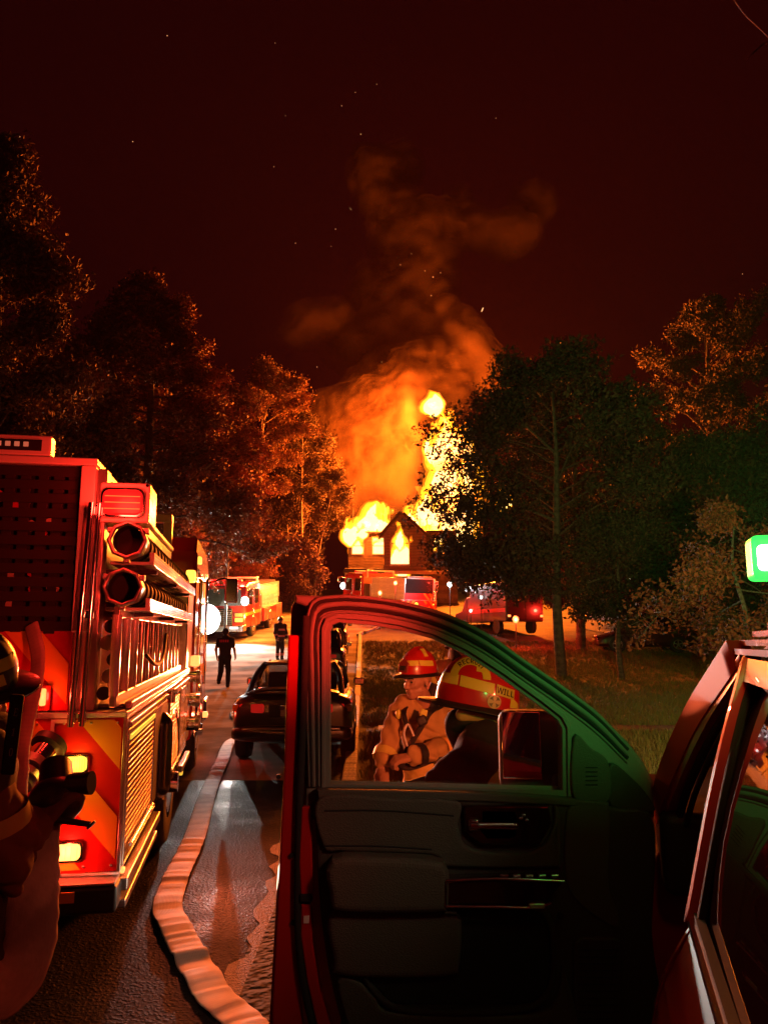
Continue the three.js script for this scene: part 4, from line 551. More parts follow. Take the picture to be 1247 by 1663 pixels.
  // rear door: window frame, glass, belt trim, hinge
  mk('window_frame', [sweepRect([[0.0, 1.28, 0.99], [0.07, 1.5, 0.88], [RX - 0.012, RY - 0.01, 0.73]], 0.022, 0.03, [-1, 0.4, 0]), sweepRect([[RX - 0.012, RY - 0.028, 0.73], [RX - 0.012, RY - 0.028, 2.05]], 0.045, 0.03, [-1, 0.35, 0], 4).translate(0, 0, 0), sweepRect([[0.0, 1.28, 2.05], [RX - 0.01, RY - 0.02, 2.02]], 0.05, 0.03, [-1, 0.4, 0], 4)], std([0.62, 0.06, 0.05], 0.3, 0, { clearcoat: 1 }), rd);
  mk('window_seal', tube([[0.004, 1.285, 1.03], [0.074, 1.5, 0.92], [RX - 0.014, RY - 0.04, 0.78], [RX - 0.016, RY - 0.05, 0.95], [RX - 0.016, RY - 0.05, 2.0]], 0.008, 40, 6), M.rubber, rd);
  { const g = new THREE.BufferGeometry(), p = []; const q = [[0.012, 1.27, 0.96], [0.012, 1.27, 2.04], [RX + 0.005, RY - 0.03, 2.04], [RX + 0.005, RY - 0.03, 0.74]], N = 8; // gently bowed glass
    const f = (u, v) => { const a = V(...q[0]).lerp(V(...q[1]), u), b = V(...q[3]).lerp(V(...q[2]), u), r = a.lerp(b, v); r.x -= 0.022 * Math.sin(Math.PI * v) + 0.006 * Math.sin(Math.PI * u); return r; };
    const uv = [], ind = []; for (let j = 0; j <= N; j++) for (let i = 0; i <= N; i++) { const r = f(i / N, j / N); p.push(r.x, r.y, r.z); uv.push(i / N, j / N); } for (let j = 0; j < N; j++) for (let i = 0; i < N; i++) { const a = j * (N + 1) + i; ind.push(a, a + 1, a + N + 1, a + 1, a + N + 2, a + N + 1); }
    g.setAttribute('position', new THREE.Float32BufferAttribute(p, 3)); g.setIndex(ind); g.computeVertexNormals(); mk('window_glass', g, glass, rd); }
  mk('belt_trim', sweepRect([[-0.004, 1.285, 0.98], [-0.004, 1.285, 2.06]], 0.012, 0.016, [0, 1, 0], 4), M.chrome, rd); mk('belt_seal', sweepRect([[0.006, 1.296, 1.0], [0.006, 1.296, 2.05]], 0.014, 0.012, [0, 1, 0], 4), M.black, rd);
  const hn = mk('door_hinge', [rod([-0.045, 1.05, 0.94], [-0.045, 1.11, 0.94], 0.026, 0.026, 16), at(bx(0.03, 0.075, 0.11, 0.012), -0.03, 1.08, 0.98)], M.redPaint, pick); mk('hinge_pin', rod([-0.045, 1.105, 0.94], [-0.045, 1.118, 0.94], 0.018, 0.018, 12), M.black, hn);
  mk('door_edge', sweepRect([[0.0, 1.27, 0.968], [-0.05, 1.18, 0.968], [-0.08, 1.05, 0.968], [-0.083, 0.9, 0.968]], 0.014, 0.01, [-1, 0, 0]), std([0.6, 0.02, 0.015], 0.25, 0, { clearcoat: 1 }), rd);
  mk('door_handle', [at(bx(0.03, 0.04, 0.2, 0.012), -0.095, 1.12, 1.95)], M.chrome, rd);
  // front of the cab and bonnet, inside
  mk('bonnet', [prism([[-1.4, 1.2], [-1.35, 1.26], [-0.5, 1.29], [-0.1, 1.285], [-0.1, 1.2]], 0.04, 1.86, 0.03)], M.redPaint, pick, [0, -0.15, 0]); mk('cowl', bb(0.0, 1.88, 1.05, 1.27, -0.2, 0.1, 0.03), M.dark, pick);
  mk('front_grille', bb(0.1, 1.8, 0.6, 1.2, -1.5, -1.36, 0.05), M.blackPaint, pick); mk('bumper', bb(0.0, 1.9, 0.4, 0.65, -1.6, -1.38, 0.05), M.chrome, pick);
  { const g = new THREE.BufferGeometry(); g.setAttribute('position', new THREE.Float32BufferAttribute([0.06, 1.28, -0.08, 1.84, 1.28, -0.08, 1.9 - RX - 0.02, 1.71, 0.52, 0.06, 1.28, -0.08, 1.9 - RX - 0.02, 1.71, 0.52, RX + 0.02, 1.71, 0.52], 3)); g.computeVertexNormals(); mk('windscreen', g, M.pane, pick); }
  mk('dashboard', bb(0.1, 1.8, 0.85, 1.25, 0.1, 0.45, 0.08, 2), inner, pick); mk('steering_wheel', at(new THREE.TorusGeometry(0.18, 0.016, 8, 28), 0.5, 1.12, 0.6, -0.45, 0, 0), M.black, pick);
  for (const x of [0.2, 1.15]) mk('seat', [bb(x, x + 0.55, 0.6, 0.78, 0.6, 1.1, 0.06, 2), at(bx(0.55, 0.7, 0.14, 0.06), x + 0.275, 1.1, 1.12, -0.18, 0, 0)], inner, pick);
  mk('cab_floor', bb(0.1, 1.8, 0.45, 0.52, -0.05, 2.1), M.dark, pick); mk('cab_back', bb(0.12, 1.78, 0.5, 1.7, 2.1, 2.15), M.redPaint, pick); mk('inner_fender', bb(0.1, 1.8, 0.45, 1.18, -1.35, 0.05), M.dark, pick);
  for (const z of [-0.75, 3.05]) for (const s of [0, 1]) { const w = new THREE.Group(); w.name = 'wheel'; w.position.set(s ? 1.8 : 0.1, 0.4, z); pick.add(w); mk('tyre', new THREE.TorusGeometry(0.29, 0.115, 12, 28).rotateY(Math.PI / 2), M.rubber, w); mk('rim', at(cyl(0.2, 0.2, 0.12, 18), 0, 0, 0, 0, 0, Math.PI / 2), M.chrome, w); }
  // roof light bar, green in front and red towards the road
  const lb = mk('light_bar', at(bx(1.25, 0.03, 0.28, 0.012), 0.98, 1.845, 0.86), M.black, pick);
  const bar = (x, y, z, w, h, d, m, n = 'light_module') => mk(n, at(bx(w, h, d, 0.012), x, y, z), m, lb);
  const greenL = glow([0.04, 1, 0.1], 1.6, [0.02, 0.1, 0.03]), greenCore = glow([0.5, 1, 0.6], 6), redL = glow([1, 0.03, 0.02], 5, [0.1, 0.01, 0.01]);
  bar(0.215, 1.895, 0.79, 0.12, 0.085, 0.08, greenL); bar(0.2, 1.893, 0.835, 0.075, 0.05, 0.02, greenCore, 'lamp_core'); for (let i = 1; i < 8; i++) bar(0.275 + i * 0.17, 1.895, 0.79, 0.13, 0.06, 0.07, i % 2 ? M.dark : greenL); for (let i = 0; i < 8; i++) bar(0.4 + i * 0.165, 1.895, 0.94, 0.13, 0.06, 0.07, i % 3 ? M.dark : redL);
  mk('light_bar_foot', [sweepRect([[RX + 0.03, 1.735, 0.74], [0.28, 1.84, 0.82]], 0.02, 0.01, [-1, 1, 0], 2), sweepRect([[1.9 - RX - 0.02, 1.74, 0.8], [1.55, 1.84, 0.84]], 0.03, 0.012, [1, 1, 0], 2)], M.dark, lb);
  pick.updateMatrixWorld();
  const w = (x, y, z) => W(pick, x, y, z), G = [0.06, 1, 0.16];
  pl(G, 0.05, w(0.14, 1.9, 0.84), 2); spot(G, 330, w(0.22, 1.9, 0.72), [17, 11, -30], 0.5, 0.9, 3); spot(G, 1.1, w(0.2, 1.91, 0.74), [0.62, 1.7, -2.3], 0.5, 1, 3);
  spot([1, 0.03, 0.015], 24, w(0.13, 1.92, 0.99), [-2.0, 2.0, -4.2], 0.34, 0.7, 3); spot([1, 0.03, 0.02], 0.9, w(0.35, 1.9, 1.0), [0.1, 0.85, -2.3], 0.55, 1, 3); spot([1, 0.86, 0.56], 0.5, w(0.12, 1.9, 0.95), [-0.08, 1.25, -2.3], 0.38, 1, 3); spot([1, 0.12, 0.04], 12, w(0.95, 1.9, 0.72), [0.36, 1.5, -3.3], 0.17, 0.7, 3); spot([1, 0.17, 0.05], 85, w(1.3, 1.9, 0.72), [0.22, 1.25, -5.5], 0.2, 0.6, 3); bar(1.3, 1.9, 0.76, 0.13, 0.06, 0.05, glow([1, 0.2, 0.05], 5)); spot([1, 0.68, 0.24], 340, w(1.5, 1.9, 0.7), [9.5, 4.5, -28], 0.5, 0.9, 3); bar(1.5, 1.9, 0.74, 0.13, 0.06, 0.05, glow([1, 0.8, 0.4], 5)); spot([1, 0.06, 0.03], 60, w(0.7, 1.9, 0.7), [6.2, 2.2, -14.5], 0.2, 0.8, 3); pl([1, 0.05, 0.02], 0.1, w(0.12, 1.9, 0.95), 3); spot([1, 0.06, 0.03], 1.3, w(0.13, 1.91, 1.0), [-1.45, 0.7, -2.6], 0.42, 0.9, 3);
  bar(0.3, 1.9, 0.95, 0.07, 0.06, 0.1, redL);
  // ---- the open door: its own axes are those of the road, its plane faces the camera ----
  const door = new THREE.Group(); door.name = 'door'; door.rotation.y = PA; pick.add(door); tag(door, 'open front door seen from inside');
  const D = (x, y) => { const p = P(x, y, 2.3); return [p.x - 0.78, p.y]; }, DS = (a) => a.map(([x, y]) => D(x, y));
  const grey = std([0.16, 0.17, 0.15], 0.5, 0, { bumpMap: rep(T_fine, 4), bumpScale: 0.0008 }), vinyl = std([0.075, 0.068, 0.055], 0.62, 0, { bumpMap: rep(T_grit, 4), bumpScale: 0.0016 }), vinyl2 = std([0.09, 0.075, 0.06], 0.7, 0, { bumpMap: rep(T_grit, 5), bumpScale: 0.002 }), hard = std([0.045, 0.04, 0.034], 0.5, 0, { bumpMap: rep(T_grit, 4), bumpScale: 0.001 }), gloss = std([0.02, 0.006, 0.004], 0.12, 0, { clearcoat: 1 });
  const lay = (n, pts, z0, z1, m, bev = 0.006, par = door, holes = []) => mk(n, ext(pts, z1 - z0 - 2 * bev, bev, holes, 3), m, par, [0, 0, z0 + bev]);
  const pad = (n, pts, z1, m, bev) => { const k = 0.9, cx = pts.reduce((s, p) => s + p[0], 0) / pts.length, cy = pts.reduce((s, p) => s + p[1], 0) / pts.length, q = pts.map((p) => [cx + (p[0] - cx) * (1 - bev / 0.22), cy + (p[1] - cy) * (1 - bev / 0.1)]); return mk(n, ext(q, z1 - 2 * bev, bev, [], 4, 0), m, door, [0, 0, bev]); };
  const top = [[478, 966], [520, 967], [600, 976], [670, 989], [735, 1009], [800, 1040], [860, 1079], [920, 1121], [980, 1166], [1022, 1206], [1048, 1240], [1064, 1272], [1068, 1300]];
  const win = [[528, 1282], [528, 1024], [534, 1010], [548, 1004], [600, 1008], [650, 1016], [705, 1031], [760, 1057], [820, 1096], [880, 1140], [912, 1165], [921, 1182], [922, 1292]];
  const outer = [...top, [1066, 1330], [520, 1330], [456, 1330], [462, 1150], [468, 985]];
  const skinLow = [[456, 1330], [1066, 1330], [1062, 1500], [1050, 1700], [1040, 1900], [470, 1900], [436, 1760], [434, 1680], [441, 1560], [447, 1450]];
  lay('outer_skin', DS([...top, [1066, 1330], [456, 1330], [462, 1150], [468, 985]]), -0.1, -0.075, M.redPaint, 0.006, door, [DS(win)]);
  lay('outer_skin', DS(skinLow), -0.11, -0.02, M.redPaint, 0.012);
  lay('window_frame', DS([...top.slice(0, -1), [1066, 1330], [500, 1330], [494, 1320], [496, 985], [478, 978]].map(([x, y]) => [x, y])), -0.075, -0.012, grey, 0.012, door, [DS(win)]);
  // stepped ridge and seals round the window
  const off = (k) => [[514 - k * 0.4, 1278], [512 - k * 0.5, 1100], [512 - k * 0.5, 1020], [520 - k * 0.4, 996 - k * 0.7], [545, 988 - k * 0.7], [600, 990 - k * 0.7], [660, 1000 - k * 0.7], [720, 1018 - k * 0.75], [785, 1050 - k * 0.8], [850, 1095 - k * 0.8], [915, 1140 - k * 0.8], [970, 1182 - k * 0.8], [1020, 1232 - k * 0.7]];
  for (const [k, r, m, z, n] of [[0, 0.006, M.rubber, -0.008, 'weather_seal'], [10, 0.009, grey, -0.01, 'frame_ridge'], [20, 0.0055, M.rubber, -0.006, 'weather_seal'], [27, 0.006, grey, -0.008, 'frame_ridge'], [-10, 0.004, grey, -0.01, 'frame_ridge']]) mk(n, tube(off(k).map(([x, y]) => [...D(x, y), z]), r, 90, 8), m, door);
  lay('inner_window_edge', DS([[522, 1284], [522, 1020], [529, 1004], [547, 998], [601, 1001], [652, 1009], [708, 1024], [764, 1050], [824, 1089], [884, 1133], [918, 1160], [928, 1180], [928, 1294], [922, 1294], [921, 1182], [912, 1165], [880, 1140], [820, 1096], [760, 1057], [705, 1031], [650, 1016], [600, 1008], [548, 1004], [534, 1010], [528, 1024], [528, 1284]]), -0.02, -0.001, grey, 0.002);
  lay('window_glass', DS(win.map(([x, y]) => [x + (x < 700 ? -3 : 2), y + (y < 1200 ? -3 : 4)])), -0.0585, -0.0545, M.pane, 0);
  // latch edge: red jamb, dark seal, second red strip
  lay('jamb', DS([[467, 1031], [489, 1031], [484, 1170], [478, 1290], [486, 1420], [480, 1560], [496, 1700], [530, 1800], [470, 1900], [438, 1760], [440, 1640], [450, 1450], [460, 1250]]), -0.075, -0.012, M.redPaint, 0.008);
  mk('weather_seal', tube([[497, 1000], [494, 1120], [487, 1290], [484, 1420], [484, 1500], [492, 1590], [512, 1680], [548, 1790]].map(([x, y]) => [...D(x, y), -0.004]), 0.011, 60, 8), M.rubber, door);
  lay('jamb_strip', DS([[490, 1310], [505, 1308], [509, 1450], [505, 1462], [489, 1460], [486, 1400]]), -0.03, 0.006, M.redPaint, 0.005); lay('door_latch', DS([[488, 1450], [507, 1450], [507, 1463], [488, 1463]]), -0.02, 0.012, M.black, 0.003);
  lay('jamb_strip', DS([[489, 1468], [505, 1468], [508, 1530], [520, 1610], [548, 1700], [600, 1800], [560, 1800], [520, 1690], [498, 1590], [488, 1520]]), -0.03, 0.004, M.redPaint, 0.006);
  // trim panel
  const base = smooth([[514, 1284], [560, 1281], [760, 1287], [930, 1300], [1000, 1310], [1058, 1330], [1056, 1500], [1040, 1750], [640, 1790], [585, 1740], [556, 1660], [532, 1560], [518, 1440], [513, 1330]], 90);
  lay('trim_panel', DS(base), -0.02, 0.018, hard, 0.01);
  lay('sill_trim', DS([[516, 1279], [640, 1281], [780, 1285], [905, 1293], [985, 1301], [985, 1312], [905, 1305], [780, 1299], [640, 1295], [518, 1293]]), -0.03, 0.026, vinyl, 0.005);
  lay('upper_pad', DS(smooth([[520, 1292], [640, 1292], [742, 1298], [742, 1340], [765, 1374], [862, 1376], [893, 1340], [895, 1303], [905, 1320], [905, 1395], [890, 1404], [720, 1402], [700, 1384], [560, 1378], [527, 1372]], 120)), -0.01, 0.034, vinyl, 0.009);
  lay('front_pad', DS(smooth([[930, 1304], [984, 1310], [984, 1430], [1000, 1480], [990, 1500], [920, 1440], [915, 1330]], 60)), -0.01, 0.026, vinyl, 0.006);
  lay('mirror_sail', DS(smooth([[931, 1196], [958, 1214], [986, 1238], [987, 1300], [931, 1296]], 50)), -0.03, 0.012, vinyl, 0.006); lay('mirror_sail', DS(smooth([[990, 1240], [1030, 1268], [1056, 1300], [1058, 1318], [991, 1308]], 50)), -0.03, 0.008, hard, 0.006);
  // inside handle
  const hb = lay('handle_bezel', DS([[750, 1303], [886, 1304], [892, 1332], [872, 1366], [778, 1367], [752, 1345]]), 0.0, 0.04, gloss, 0.006, door, [DS([[778, 1309], [832, 1309], [838, 1318], [838, 1352], [826, 1359], [786, 1359], [774, 1345]])]);
  lay('handle_cup', DS([[774, 1306], [840, 1306], [840, 1362], [774, 1362]]), 0.005, 0.012, M.black, 0.002, hb);
  { const satin = std([0.8, 0.8, 0.8], 0.28, 1); for (const pts of [[[528, 1312], [620, 1312], [735, 1320]], [[528, 1368], [620, 1369], [700, 1374]]]) mk('stitched_seam', tube(pts.map(([x, y]) => [...D(x, y), 0.034]), 0.0025, 20, 5), M.black, door); for (const [x, y] of [[452, 1262], [458, 1150], [476, 1500], [474, 1390]]) mk('jamb_bolt', at(cyl(0.007, 0.007, 0.008, 10), ...D(x, y), x < 460 ? -0.01 : -0.008, Math.PI / 2, 0, 0), M.black, door); mk('sticker', at(bx(0.016, 0.02, 0.002, 0.0008), ...D(498, 1492), 0.006), M.whitePaint, door); for (let i = 0; i < 5; i++) mk('tweeter_slot', at(bx(0.035, 0.003, 0.003, 0.001), ...D(958, 1245 + i * 7), 0.013), M.black, door); mk('lever_face', at(bx(0.1, 0.008, 0.006, 0.003), ...D(800, 1331), 0.061), satin, door); for (const [x, y] of [[560, 1650], [890, 1655], [905, 1480]]) mk('screw_cap', at(cyl(0.009, 0.009, 0.006, 12), ...D(x, y), 0.036, Math.PI / 2, 0, 0), M.black, door); }
  mk('door_handle', [at(bx(0.14, 0.02, 0.016, 0.008, 3), ...D(797, 1334), 0.05, 0, 0, -0.02)], M.chrome, door); mk('lever_pivot', at(bx(0.03, 0.034, 0.03, 0.008), ...D(766, 1333), 0.04), M.chrome, door);
  for (const [x, y] of [[845, 1317], [850, 1325], [841, 1322]]) mk('lock_button', at(bx(0.012, 0.008, 0.008, 0.003), ...D(x, y), 0.043), M.chrome, hb);
  // arm rest and pads
  pad('arm_rest', DS(smooth([[541, 1387], [620, 1384], [706, 1390], [722, 1404], [722, 1452], [712, 1462], [556, 1461], [543, 1440]], 40)), 0.085, vinyl2, 0.02);
  pad('lower_pad', DS(smooth([[543, 1468], [660, 1468], [735, 1470], [745, 1480], [742, 1560], [720, 1575], [560, 1574], [546, 1550]], 40)), 0.05, vinyl2, 0.018);
  const sw = lay('switch_panel', DS([[721, 1416], [896, 1413], [905, 1419], [872, 1457], [721, 1455]]), 0.0, 0.075, gloss, 0.006);
  mk('chrome_edge', [tube([[720, 1415], [800, 1412], [905, 1416]].map(([x, y]) => [...D(x, y), 0.076]), 0.004, 20, 6), tube([[720, 1455], [800, 1456], [870, 1456], [884, 1450]].map(([x, y]) => [...D(x, y), 0.076]), 0.0045, 20, 6), tube([[720, 1415], [719, 1455]].map(([x, y]) => [...D(x, y), 0.076]), 0.004, 4, 6)], M.chrome, sw);
  for (let i = 0; i < 5; i++) mk('window_switch', at(bx(0.024, 0.01, 0.016, 0.004), ...D(812 + i * 20, 1410), 0.06), M.chrome, sw);
  mk('courtesy_lens', at(bx(0.045, 0.014, 0.01, 0.004), ...D(862, 1454), 0.078), std([0.8, 0.85, 0.8], 0.15, 0.6), sw);
  lay('map_pocket', DS(smooth([[748, 1464], [850, 1464], [876, 1476], [888, 1505], [888, 1585], [872, 1612], [846, 1624], [650, 1624], [622, 1606], [597, 1580], [720, 1580], [746, 1560]], 90)), 0.008, 0.022, M.black, 0.004);
  mk('pocket_rim', tube([[850, 1462], [878, 1474], [892, 1505], [892, 1588], [876, 1616], [848, 1629], [645, 1629], [616, 1610], [592, 1580]].map(([x, y]) => [...D(x, y), 0.028]), 0.009, 60, 8), hard, door);
  lay('lower_panel', DS(smooth([[548, 1586], [585, 1586], [612, 1614], [645, 1636], [860, 1638], [900, 1610], [910, 1560], [915, 1720], [640, 1760], [590, 1720]], 80)), 0.0, 0.036, vinyl, 0.01);
  lay('speaker_cover', DS(roundRect(926, 1006, 1516, 1730, 16)), 0.0, 0.03, hard, 0.008);
  for (let i = 0; i < 14; i++) mk('speaker_slot', at(bx(0.11, 0.004, 0.004, 0.002), ...D(966, 1535 + i * 11), 0.031), M.black, door);
  // outside mirror, seen through the glass
  const mr = mk('mirror', at(bx(0.205, 0.25, 0.12, 0.035, 3), P(862, 1218, 2.52).x - 0.78, P(862, 1218, 2.52).y, -0.21, 0, -0.12, 0), M.dark, door);
  mk('mirror_glass', at(bx(0.118, 0.2, 0.006, 0.003), P(846, 1210, 2.45).x - 0.78, P(846, 1210, 2.45).y, -0.147, -0.05, -0.1, 0), std([0.85, 0.85, 0.85], 0.02, 1), mr);
  mk('mirror_arm', at(bx(0.12, 0.06, 0.05, 0.02), P(925, 1270, 2.45).x - 0.78, P(925, 1270, 2.45).y, -0.16), M.dark, mr);
}
// ---------- people ----------
function sdf(bones, k = 0.03, wr = 0) { // smooth union of tapered capsules [A, B, rA, rB]
  const b = bones.map(([a, c, r, s]) => ({ a, d: c.clone().sub(a), l: Math.max(1e-9, c.distanceToSquared(a)), r, s: s ?? r }));
  return (x, y, z) => { let m = 1e3; for (const q of b) { const px = x - q.a.x, py = y - q.a.y, pz = z - q.a.z, t = clamp((px * q.d.x + py * q.d.y + pz * q.d.z) / q.l, 0, 1), e = Math.hypot(px - q.d.x * t, py - q.d.y * t, pz - q.d.z * t) - mix(q.r, q.s, t); if (m > 900) { m = e; continue; } const h = clamp(0.5 + 0.5 * (m - e) / k, 0, 1); m = mix(m, e, h) - k * h * (1 - h); } return wr ? m + wr * (noise(x * 15 + y * 4, y * 8, z * 15) + 0.7 * (1 - 2 * Math.abs(noise(x * 9, y * 17 + x * 8, z * 9))) + 0.4 * noise(x * 30, y * 24, z * 30)) : m; };
}
function solid(bones, cell, k = 0.03, wr = 0, cut) {
  const lo = [1e9, 1e9, 1e9], hi = [-1e9, -1e9, -1e9]; for (const [a, c, r, s] of bones) for (const p of [a, c]) { const m = Math.max(r, s ?? r) + 0.04; ['x', 'y', 'z'].forEach((q, i) => { lo[i] = Math.min(lo[i], p[q] - m); hi[i] = Math.max(hi[i], p[q] + m); }); }
  const f = sdf(bones, k, wr); return nets(cut ? (x, y, z) => Math.max(f(x, y, z), cut(x, y, z)) : f, lo, hi, cell);
}
function handGeo(curl, r = 0.0095) { // wrist at the origin, fingers along +y, palm towards +z, thumb at +x
  const b = [[V(0, -0.03, 0), V(0, 0.01, 0), 0.026, 0.028], [V(-0.025, 0.02, 0), V(-0.028, 0.085, 0.003), 0.016, 0.013], [V(0.012, 0.02, 0), V(0.01, 0.09, 0), 0.018, 0.014], [V(0.026, 0.02, 0.004), V(0.03, 0.085, 0), 0.016, 0.013], [V(-0.008, 0.02, 0), V(-0.01, 0.088, 0), 0.018, 0.014]];
  [[-0.03, 0.084, 0.058, 0.1], [-0.01, 0.09, 0.072, 0.03], [0.011, 0.092, 0.076, -0.02], [0.031, 0.086, 0.068, -0.09]].forEach(([x, y, L, sp], i) => { let p = V(x, y, 0), a = curl * (0.7 + 0.12 * i); for (const f of [0.45, 0.32, 0.26]) { const e = p.clone().add(V(-Math.sin(sp) * Math.cos(a), Math.cos(a), Math.sin(a)).multiplyScalar(L * f)); b.push([p, e, r, r * 0.92]); p = e; a += curl * 0.95; } });
  let p = V(0.028, 0.025, 0.008); for (const [dx, dy, dz] of [[0.026, 0.024, 0.012 + 0.012 * curl], [0.008, 0.028, 0.012 + 0.016 * curl], [-0.002, 0.022, 0.008 + 0.014 * curl]]) { const e = p.clone().add(V(dx, dy, dz)); b.push([p, e, r * 1.25, r * 1.1]); p = e; }
  return solid(b, 0.0035, 0.008);
}
const HAND = { relaxed: handGeo(0.4), grip: handGeo(0.95), glove: handGeo(0.4, 0.0125), gloveGrip: handGeo(0.95, 0.0125) };
function placeHand(geo, p, fingers, palm, s = 1, left = false) { const y = fingers.clone().normalize(), z = palm.clone().addScaledVector(y, -palm.dot(y)).normalize(), x = y.clone().cross(z); const m = new THREE.Matrix4().makeBasis(x.multiplyScalar(left ? -s : s), y.multiplyScalar(s), z.multiplyScalar(s)).setPosition(p); const g = geo.clone().applyMatrix4(m); if (left) { const a = g.index.array; for (let i = 0; i < a.length; i += 3) { const t = a[i]; a[i] = a[i + 1]; a[i + 1] = t; } g.computeVertexNormals(); } return g; }
function headGeo(c, fwd, s = 1, cell = 0.005) { // head with brow, nose, lips, chin, ears, about 0.23 m tall
  const F = fwd.clone().normalize(), U0 = V(0, 1, 0), X = U0.clone().cross(F).normalize(), U = F.clone().cross(X), p = (x, y, z) => c.clone().addScaledVector(X, x * s).addScaledVector(U, y * s).addScaledVector(F, z * s);
  const b = [[p(0, 0.045, -0.015), p(0, 0.03, -0.03), 0.088 * s, 0.085 * s], [p(0, -0.01, 0.02), p(0, -0.05, 0.035), 0.068 * s, 0.05 * s], [p(0, -0.085, 0.055), p(0, -0.09, 0.06), 0.026 * s], [p(-0.04, -0.06, 0.015), p(-0.012, -0.092, 0.05), 0.026 * s, 0.02 * s], [p(0.04, -0.06, 0.015), p(0.012, -0.092, 0.05), 0.026 * s, 0.02 * s], [p(0, 0.018, 0.082), p(0, -0.025, 0.104), 0.009 * s, 0.014 * s], [p(-0.012, -0.03, 0.092), p(0.012, -0.03, 0.092), 0.01 * s], [p(-0.035, 0.026, 0.074), p(0.035, 0.026, 0.074), 0.011 * s], [p(-0.017, -0.056, 0.083), p(0.017, -0.056, 0.083), 0.0065 * s], [p(-0.014, -0.068, 0.08), p(0.014, -0.068, 0.08), 0.007 * s], [p(-0.045, -0.015, 0.055), p(-0.03, -0.02, 0.068), 0.02 * s], [p(0.045, -0.015, 0.055), p(0.03, -0.02, 0.068), 0.02 * s], [p(-0.083, 0.0, -0.01), p(-0.086, -0.03, -0.012), 0.014 * s, 0.011 * s], [p(0.083, 0.0, -0.01), p(0.086, -0.03, -0.012), 0.014 * s, 0.011 * s]];
  const g = solid(b, cell, 0.016 * s), eyes = [], mouth = rod(p(-0.02, -0.062, 0.0875).toArray(), p(0.02, -0.062, 0.0875).toArray(), 0.0018 * s, 0.0018 * s, 6);
  for (const q of [-1, 1]) { const e = p(0.03 * q, 0.006, 0.073); eyes.push(new THREE.SphereGeometry(0.0115 * s, 10, 8).translate(e.x, e.y, e.z)); }
  const brows = [-1, 1].map((q) => tube([p(0.016 * q, 0.028, 0.089), p(0.034 * q, 0.033, 0.086), p(0.05 * q, 0.026, 0.072)], 0.004 * s, 8, 5));
  return { g, eyes, mouth, brows };
}
const skin = std([0.42, 0.2, 0.13], 0.5), eyeM = std([0.05, 0.03, 0.02], 0.15), browM = std([0.03, 0.018, 0.012], 0.9), lipM = std([0.1, 0.03, 0.02], 0.6);
const cloth = (c, o = {}) => std(c, 0.88, 0, { bumpMap: rep(T_fine, 4), bumpScale: 0.002, ...o });
const HEL = { red: std([0.46, 0.014, 0.012], 0.3, 0, { clearcoat: 0.7, clearcoatRoughness: 0.12 }), black: std([0.02, 0.02, 0.02], 0.35, 0, { clearcoat: 0.5 }), stripe: std([0.62, 0.62, 0.07], 0.4), brim: std([0.02, 0.016, 0.014], 0.5) };
function canvasTex(w, h, draw) { const c = document.createElement('canvas'); c.width = w; c.height = h; draw(c.getContext('2d')); const t = new THREE.CanvasTexture(c); t.colorSpace = THREE.SRGBColorSpace; return t; }
const txt = (s, w, h, bg, fg, size, font = 'bold SIZEpx sans-serif') => canvasTex(w, h, (x) => { x.fillStyle = bg; x.fillRect(0, 0, w, h); x.fillStyle = fg; x.font = font.replace('SIZE', size); x.textAlign = 'center'; x.textBaseline = 'middle'; x.fillText(s, w / 2, h / 2 + 2, w * 0.94); });
